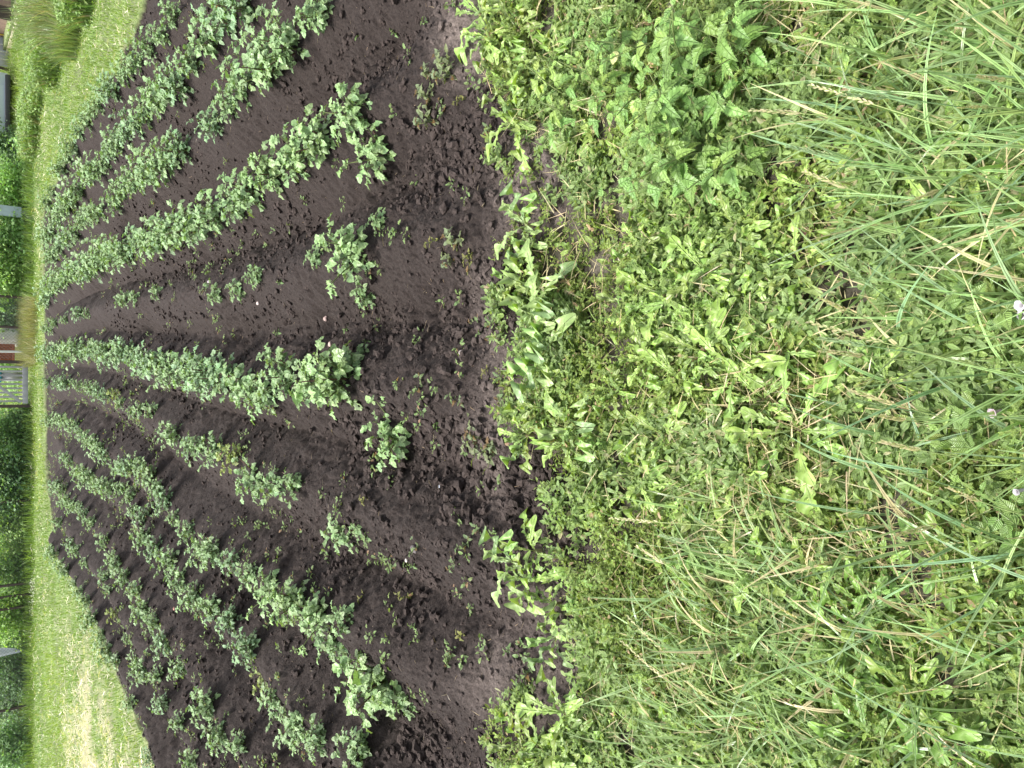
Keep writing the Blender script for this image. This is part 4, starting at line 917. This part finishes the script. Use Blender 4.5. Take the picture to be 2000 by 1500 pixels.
def car():
    import bmesh
    CX = farx(6, 212, 19.7); t = empty('parked_car', (CX, 19.7, -.02)); tag(t, 'silver-blue car parked beyond the tall grass at the top left edge', 'car')
    PAINT = plain('car_paint', (.55, .62, .70), .3, .1, 3, .05, 0); RUB = plain('rubber', (.02, .02, .02), .8); GLS = plain('car_glass', (.04, .05, .06), .08, .0, 3, .1, 0); TRM = plain('trim', (.04, .04, .045), .6); HUB = plain('hubcap', (.62, .63, .65), .35, .6, 9, .1, 0); LMP = plain('lamp_glass', (.75, .75, .72), .15, 0, 9, .05, 0)
    # profile along y (front toward the camera), swept across x with tumblehome
    pr = [(-.02, .2), (-.04, .46), (.02, .72), (.25, .84), (1.0, .95), (1.55, 1.38), (2.0, 1.46), (2.9, 1.44), (3.55, 1.0), (3.95, .92), (4.02, .6), (3.98, .2)]
    bm = bmesh.new(); rings = []
    for x in (-.82, -.80, -.74, -.5, 0, .5, .74, .80, .82):
        e = abs(x)/.82; rg = []
        for (y, z) in pr:
            zz = z if z < .9 else .9+(z-.9)*(1-.0*e) - .03*e*e; inset = (z-.9)*.28 if z > .9 else 0; yy = y+(.16*e**4 if y < .3 else -.12*e**4 if y > 3.6 else 0)
            rg.append(bm.verts.new((x*(1-inset*.6) if e > .3 else x, yy, zz)))
        rings.append(rg)
    for a, b in zip(rings[:-1], rings[1:]):
        for i in range(len(pr)-1): bm.faces.new((a[i], a[i+1], b[i+1], b[i]))
        bm.faces.new((a[-1], a[0], b[0], b[-1]))
    bm.faces.new(rings[0]); bm.faces.new(rings[-1][::-1]); bmesh.ops.recalc_face_normals(bm, faces=bm.faces)
    me = bpy.data.meshes.new('body'); bm.to_mesh(me); bm.free(); me.materials.append(PAINT); o = bpy.data.objects.new('body', me); COL.objects.link(o); o.parent = t
    b = o.modifiers.new('b', 'BEVEL'); b.width = .03; b.segments = 3
    part_box('windscreen', GLS, t, (-.62, 0, 0), (.62, .012, .58), Matrix.Translation((0, 1.03, .97)) @ Matrix.Rotation(-.92, 4, 'X'))
    part_box('bumper', TRM, t, (-.72, -.10, .17), (.72, -.05, .27), None, .02); part_box('grille', TRM, t, (-.36, -.075, .5), (.36, -.052, .62))
    for s_ in (-1, 1):
        part_box('headlight', LMP, t, (s_*.55-.14, -.06, .55), (s_*.55+.14, .03, .69), None, .02)
        part_box('side_window', GLS, t, (s_*.765-.006, 1.55, .98), (s_*.765+.006, 3.1, 1.30))
        for y in (.75, 3.15):
            c = Cloud(); lathe(c, [(.19, -.09), (.29, -.085), (.31, -.05), (.31, .05), (.29, .085), (.19, .09)], 28, (.02, .02, .02), 'z'); wv = c.v[0].copy(); c.v[0] = np.stack([wv[:, 2], wv[:, 0], wv[:, 1]], 1)
            wl = c.build('wheel', RUB, t); wl.location = (s_*.76, y, .3)
            c = Cloud(); lathe(c, [(.001, .05), (.1, .06), (.19, .04), (.195, -.02)], 28); hv = c.v[0].copy(); c.v[0] = np.stack([hv[:, 2]*s_, hv[:, 0], hv[:, 1]], 1); c.build('hubcap', HUB, wl)
car()

def shrub(x, y, wd, hh, base, label, nleaf=5200, ls=.06, name='shrub', y2=None):
    t = empty(name, (x, y, -.02)); tag(t, label, 'shrub', 'shrubs along the far fence'); st = Cloud(); lf = Cloud()
    nb = 9; tips = []
    for i in range(nb):
        az = U(0, 6.28); r = wd*.42*U(.2, 1); h = hh*U(.6, 1); q = np.linspace(0, 1, 6)
        P = np.stack([r*math.cos(az)*q**1.4, r*.7*math.sin(az)*q**1.4, h*q], 1); P[1:-1] += rng.normal(0, .015, (4, 3)); st.tube(P, np.linspace(.014, .005, 6), (.10, .08, .05), 5); tips.append(P)
    st.build('branches', STEM, t)
    ncl = max(14, int(nleaf/60)); ctr = []
    for i in range(ncl):
        P = tips[i % nb]; q = U(.0, 1.0)**1.5; ctr.append(np.array([np.interp(q, np.linspace(0, 1, 6), P[:, a]) for a in range(3)])+rng.normal(0, 1, 3)*np.array([wd*.16, wd*.12, hh*.05]))
    ctr = np.array(ctr); ctr[:, 2] = np.clip(ctr[:, 2], .06, hh); k = rng.integers(0, ncl, nleaf); p = ctr[k]+rng.normal(0, 1, (nleaf, 3))*.085
    p[:, 2] = np.abs(p[:, 2])*U(.35, 1.0, nleaf)+.01; cb = (1+rng.uniform(-.22, .22, ncl))[k]; d = rng.normal(0, 1, (nleaf, 3)); d[:, 2] = d[:, 2]*.5-.1; L = U(.6, 1.3, nleaf)*ls
    lf.inst(OVATE, p, d, np.array([0, -.3, 1.])+rng.normal(0, .45, (nleaf, 3)), L, L*U(.45, .7, nleaf), tints(nleaf, tuple(2.2*b+.05 for b in base), .3, .15)*cb[:, None]); lf.build('foliage', LEAF, t)
SH = [(-.3+fx(320), 18.6, 2.0, 1.7, (.055,.12,.04), 'dark green hedge shrub just below the car'),(fx(360), 18.2, 1.6, 1.3, (.13,.24,.06), 'light green shrub left of the pale blue board'),
      (fx(268), 19.0, 1.2, 1.6, (.05,.11,.04), 'darkest shrub partly covering the silver-blue car'),
      (fx(460), 18.0, 1.3, 1.4, (.10,.19,.055), 'mid green shrub just below the pale blue board'),(fx(535), 18.1, 1.3, 1.5, (.13,.23,.05), 'yellow-green shrub behind the thin post above the gate'),
      (fx(610), 18.5, 1.0, 1.5, (.06,.13,.05), 'dark shrub above the white plastic sheeting'),(fx(835), 17.95, 1.1, 1.6, (.075,.16,.04), 'dense dark shrub just below the gate'),
      (fx(900), 17.9, 1.4, 1.8, (.045,.11,.04), 'very dark broad-leaved shrub, second below the gate'),(fx(955), 18.0, 1.0, 1.6, (.05,.12,.04), 'dark shrub against the thin post, third below the gate'),
      (fx(1030), 18.1, 1.4, 1.5, (.15,.24,.07), 'light green feathery shrub, fourth below the gate'),(fx(1110), 18.2, 1.2, 1.4, (.11,.20,.05), 'mid green shrub behind the three close posts'),
      (fx(1190), 18.1, 1.2, 1.4, (.15,.25,.05), 'yellow-green shrub above the hanging grey sheet'),(fx(1325), 18.3, 1.1, 1.4, (.06,.13,.045), 'dark shrub just below the hanging grey sheet'),
      (fx(1400), 18.8, 1.4, 1.6, (.04,.09,.04), 'dark deep shrub at the bottom left behind a post'),(fx(1470), 18.0, 1.3, 1.3, (.09,.18,.06), 'green shrub in the bottom left corner'),
      (fx(1250), 18.9, 1.2, 1.5, (.08,.17,.05), 'green shrub behind the hanging grey sheet'),(fx(690), 19.6, 1.6, 1.4, (.10,.19,.05), 'green shrub seen behind the rust-brown sheet and gate'),
      (fx(1600), 18.2, 1.8, 1.5, (.09,.18,.05), 'green shrub just outside the bottom left corner')]
for s_ in SH: shrub(s_[0], s_[1]-(.25 if s_[1] < 18.7 else 0), s_[2]*1.15, *s_[3:])
def weed_clump(x, y, wd, hh, tone, leafy, label):
    t = empty('grass_clump', (x, y, gz(x, y))); tag(t, label, 'grass clump', 'tall clumps beyond the lawn'); c = Cloud(); n = 900
    a = U(0, 6.28, n); rr = wd*.5*np.sqrt(U(0, 1, n)); P = np.stack([rr*np.cos(a), rr*np.sin(a), 0*a-.02], 1)
    c.blades(P, a+U(-.7, .7, n), U(.02, .35, n), U(.1, 1.1, n), hh*U(.55, 1.2, n), U(.009, .02, n), tints(n, tone, .5, .2, .15, (.42, .36, .24)), 6); c.build('blades', GRAS, t)
    if leafy:
        l = Cloud(); m_ = 2600; a = U(0, 6.28, m_); rr = wd*.55*np.sqrt(U(0, 1, m_)); d = rng.normal(0, 1, (m_, 3)); d[:, 2] *= .5; L = U(.03, .075, m_)
        l.inst(OVATE, np.stack([rr*np.cos(a), rr*np.sin(a), hh*U(.05, .85, m_)], 1), d, np.array([0, -.3, 1.])+rng.normal(0, .45, (m_, 3)), L, L*.5, tints(m_, (.20, .33, .10), .45, .3)); l.build('foliage', LEAF, t)
for (u, v, wd, hh, tn, lf_, lab) in [(138,8,1.0,.78,(.25,.32,.15),0,'tall beige-green clump of dry grass at the top left edge'),(150,62,.8,.45,(.23,.32,.14),0,'lower dry grass clump just below the tall beige-green one'),
        (178,-5,.7,.45,(.2,.34,.1),1,'bright leafy clump nearest the field at the top edge'),(112,110,1.0,.5,(.2,.33,.1),1,'leafy clump between the dry grass and the car'),
        (80,165,1.1,.26,(.22,.34,.12),1,'leafy clump of weeds in front of the car'),(72,250,1.1,.34,(.2,.33,.1),1,'leafy clump beneath the dark hedge shrub')]:
    x, y = gp(u, v, 0); weed_clump(x, y, wd, hh, tn, lf_, lab)
# white daisies of the verge
c = Cloud(); N = 400; x = U(fx(1240), fx(1080), N); y = U(16.6, 17.2, N); z = zof(x, y)+U(.03, .09, N); a = U(0, 6.28, N)
k = vnoise(x, y, 4, 3) > .45
c.inst(SMALL2, np.stack([x, y, z], 1)[k], np.stack([np.cos(a), np.sin(a), U(-.1, .3, N)], 1)[k], (0, -.3, 1), .02, .016, (.75, .74, .68))
o = c.build('white_clover_flowers', LEAF); tag(o, 'small white flower heads along the far grass verge', 'flowers', None, 'stuff')
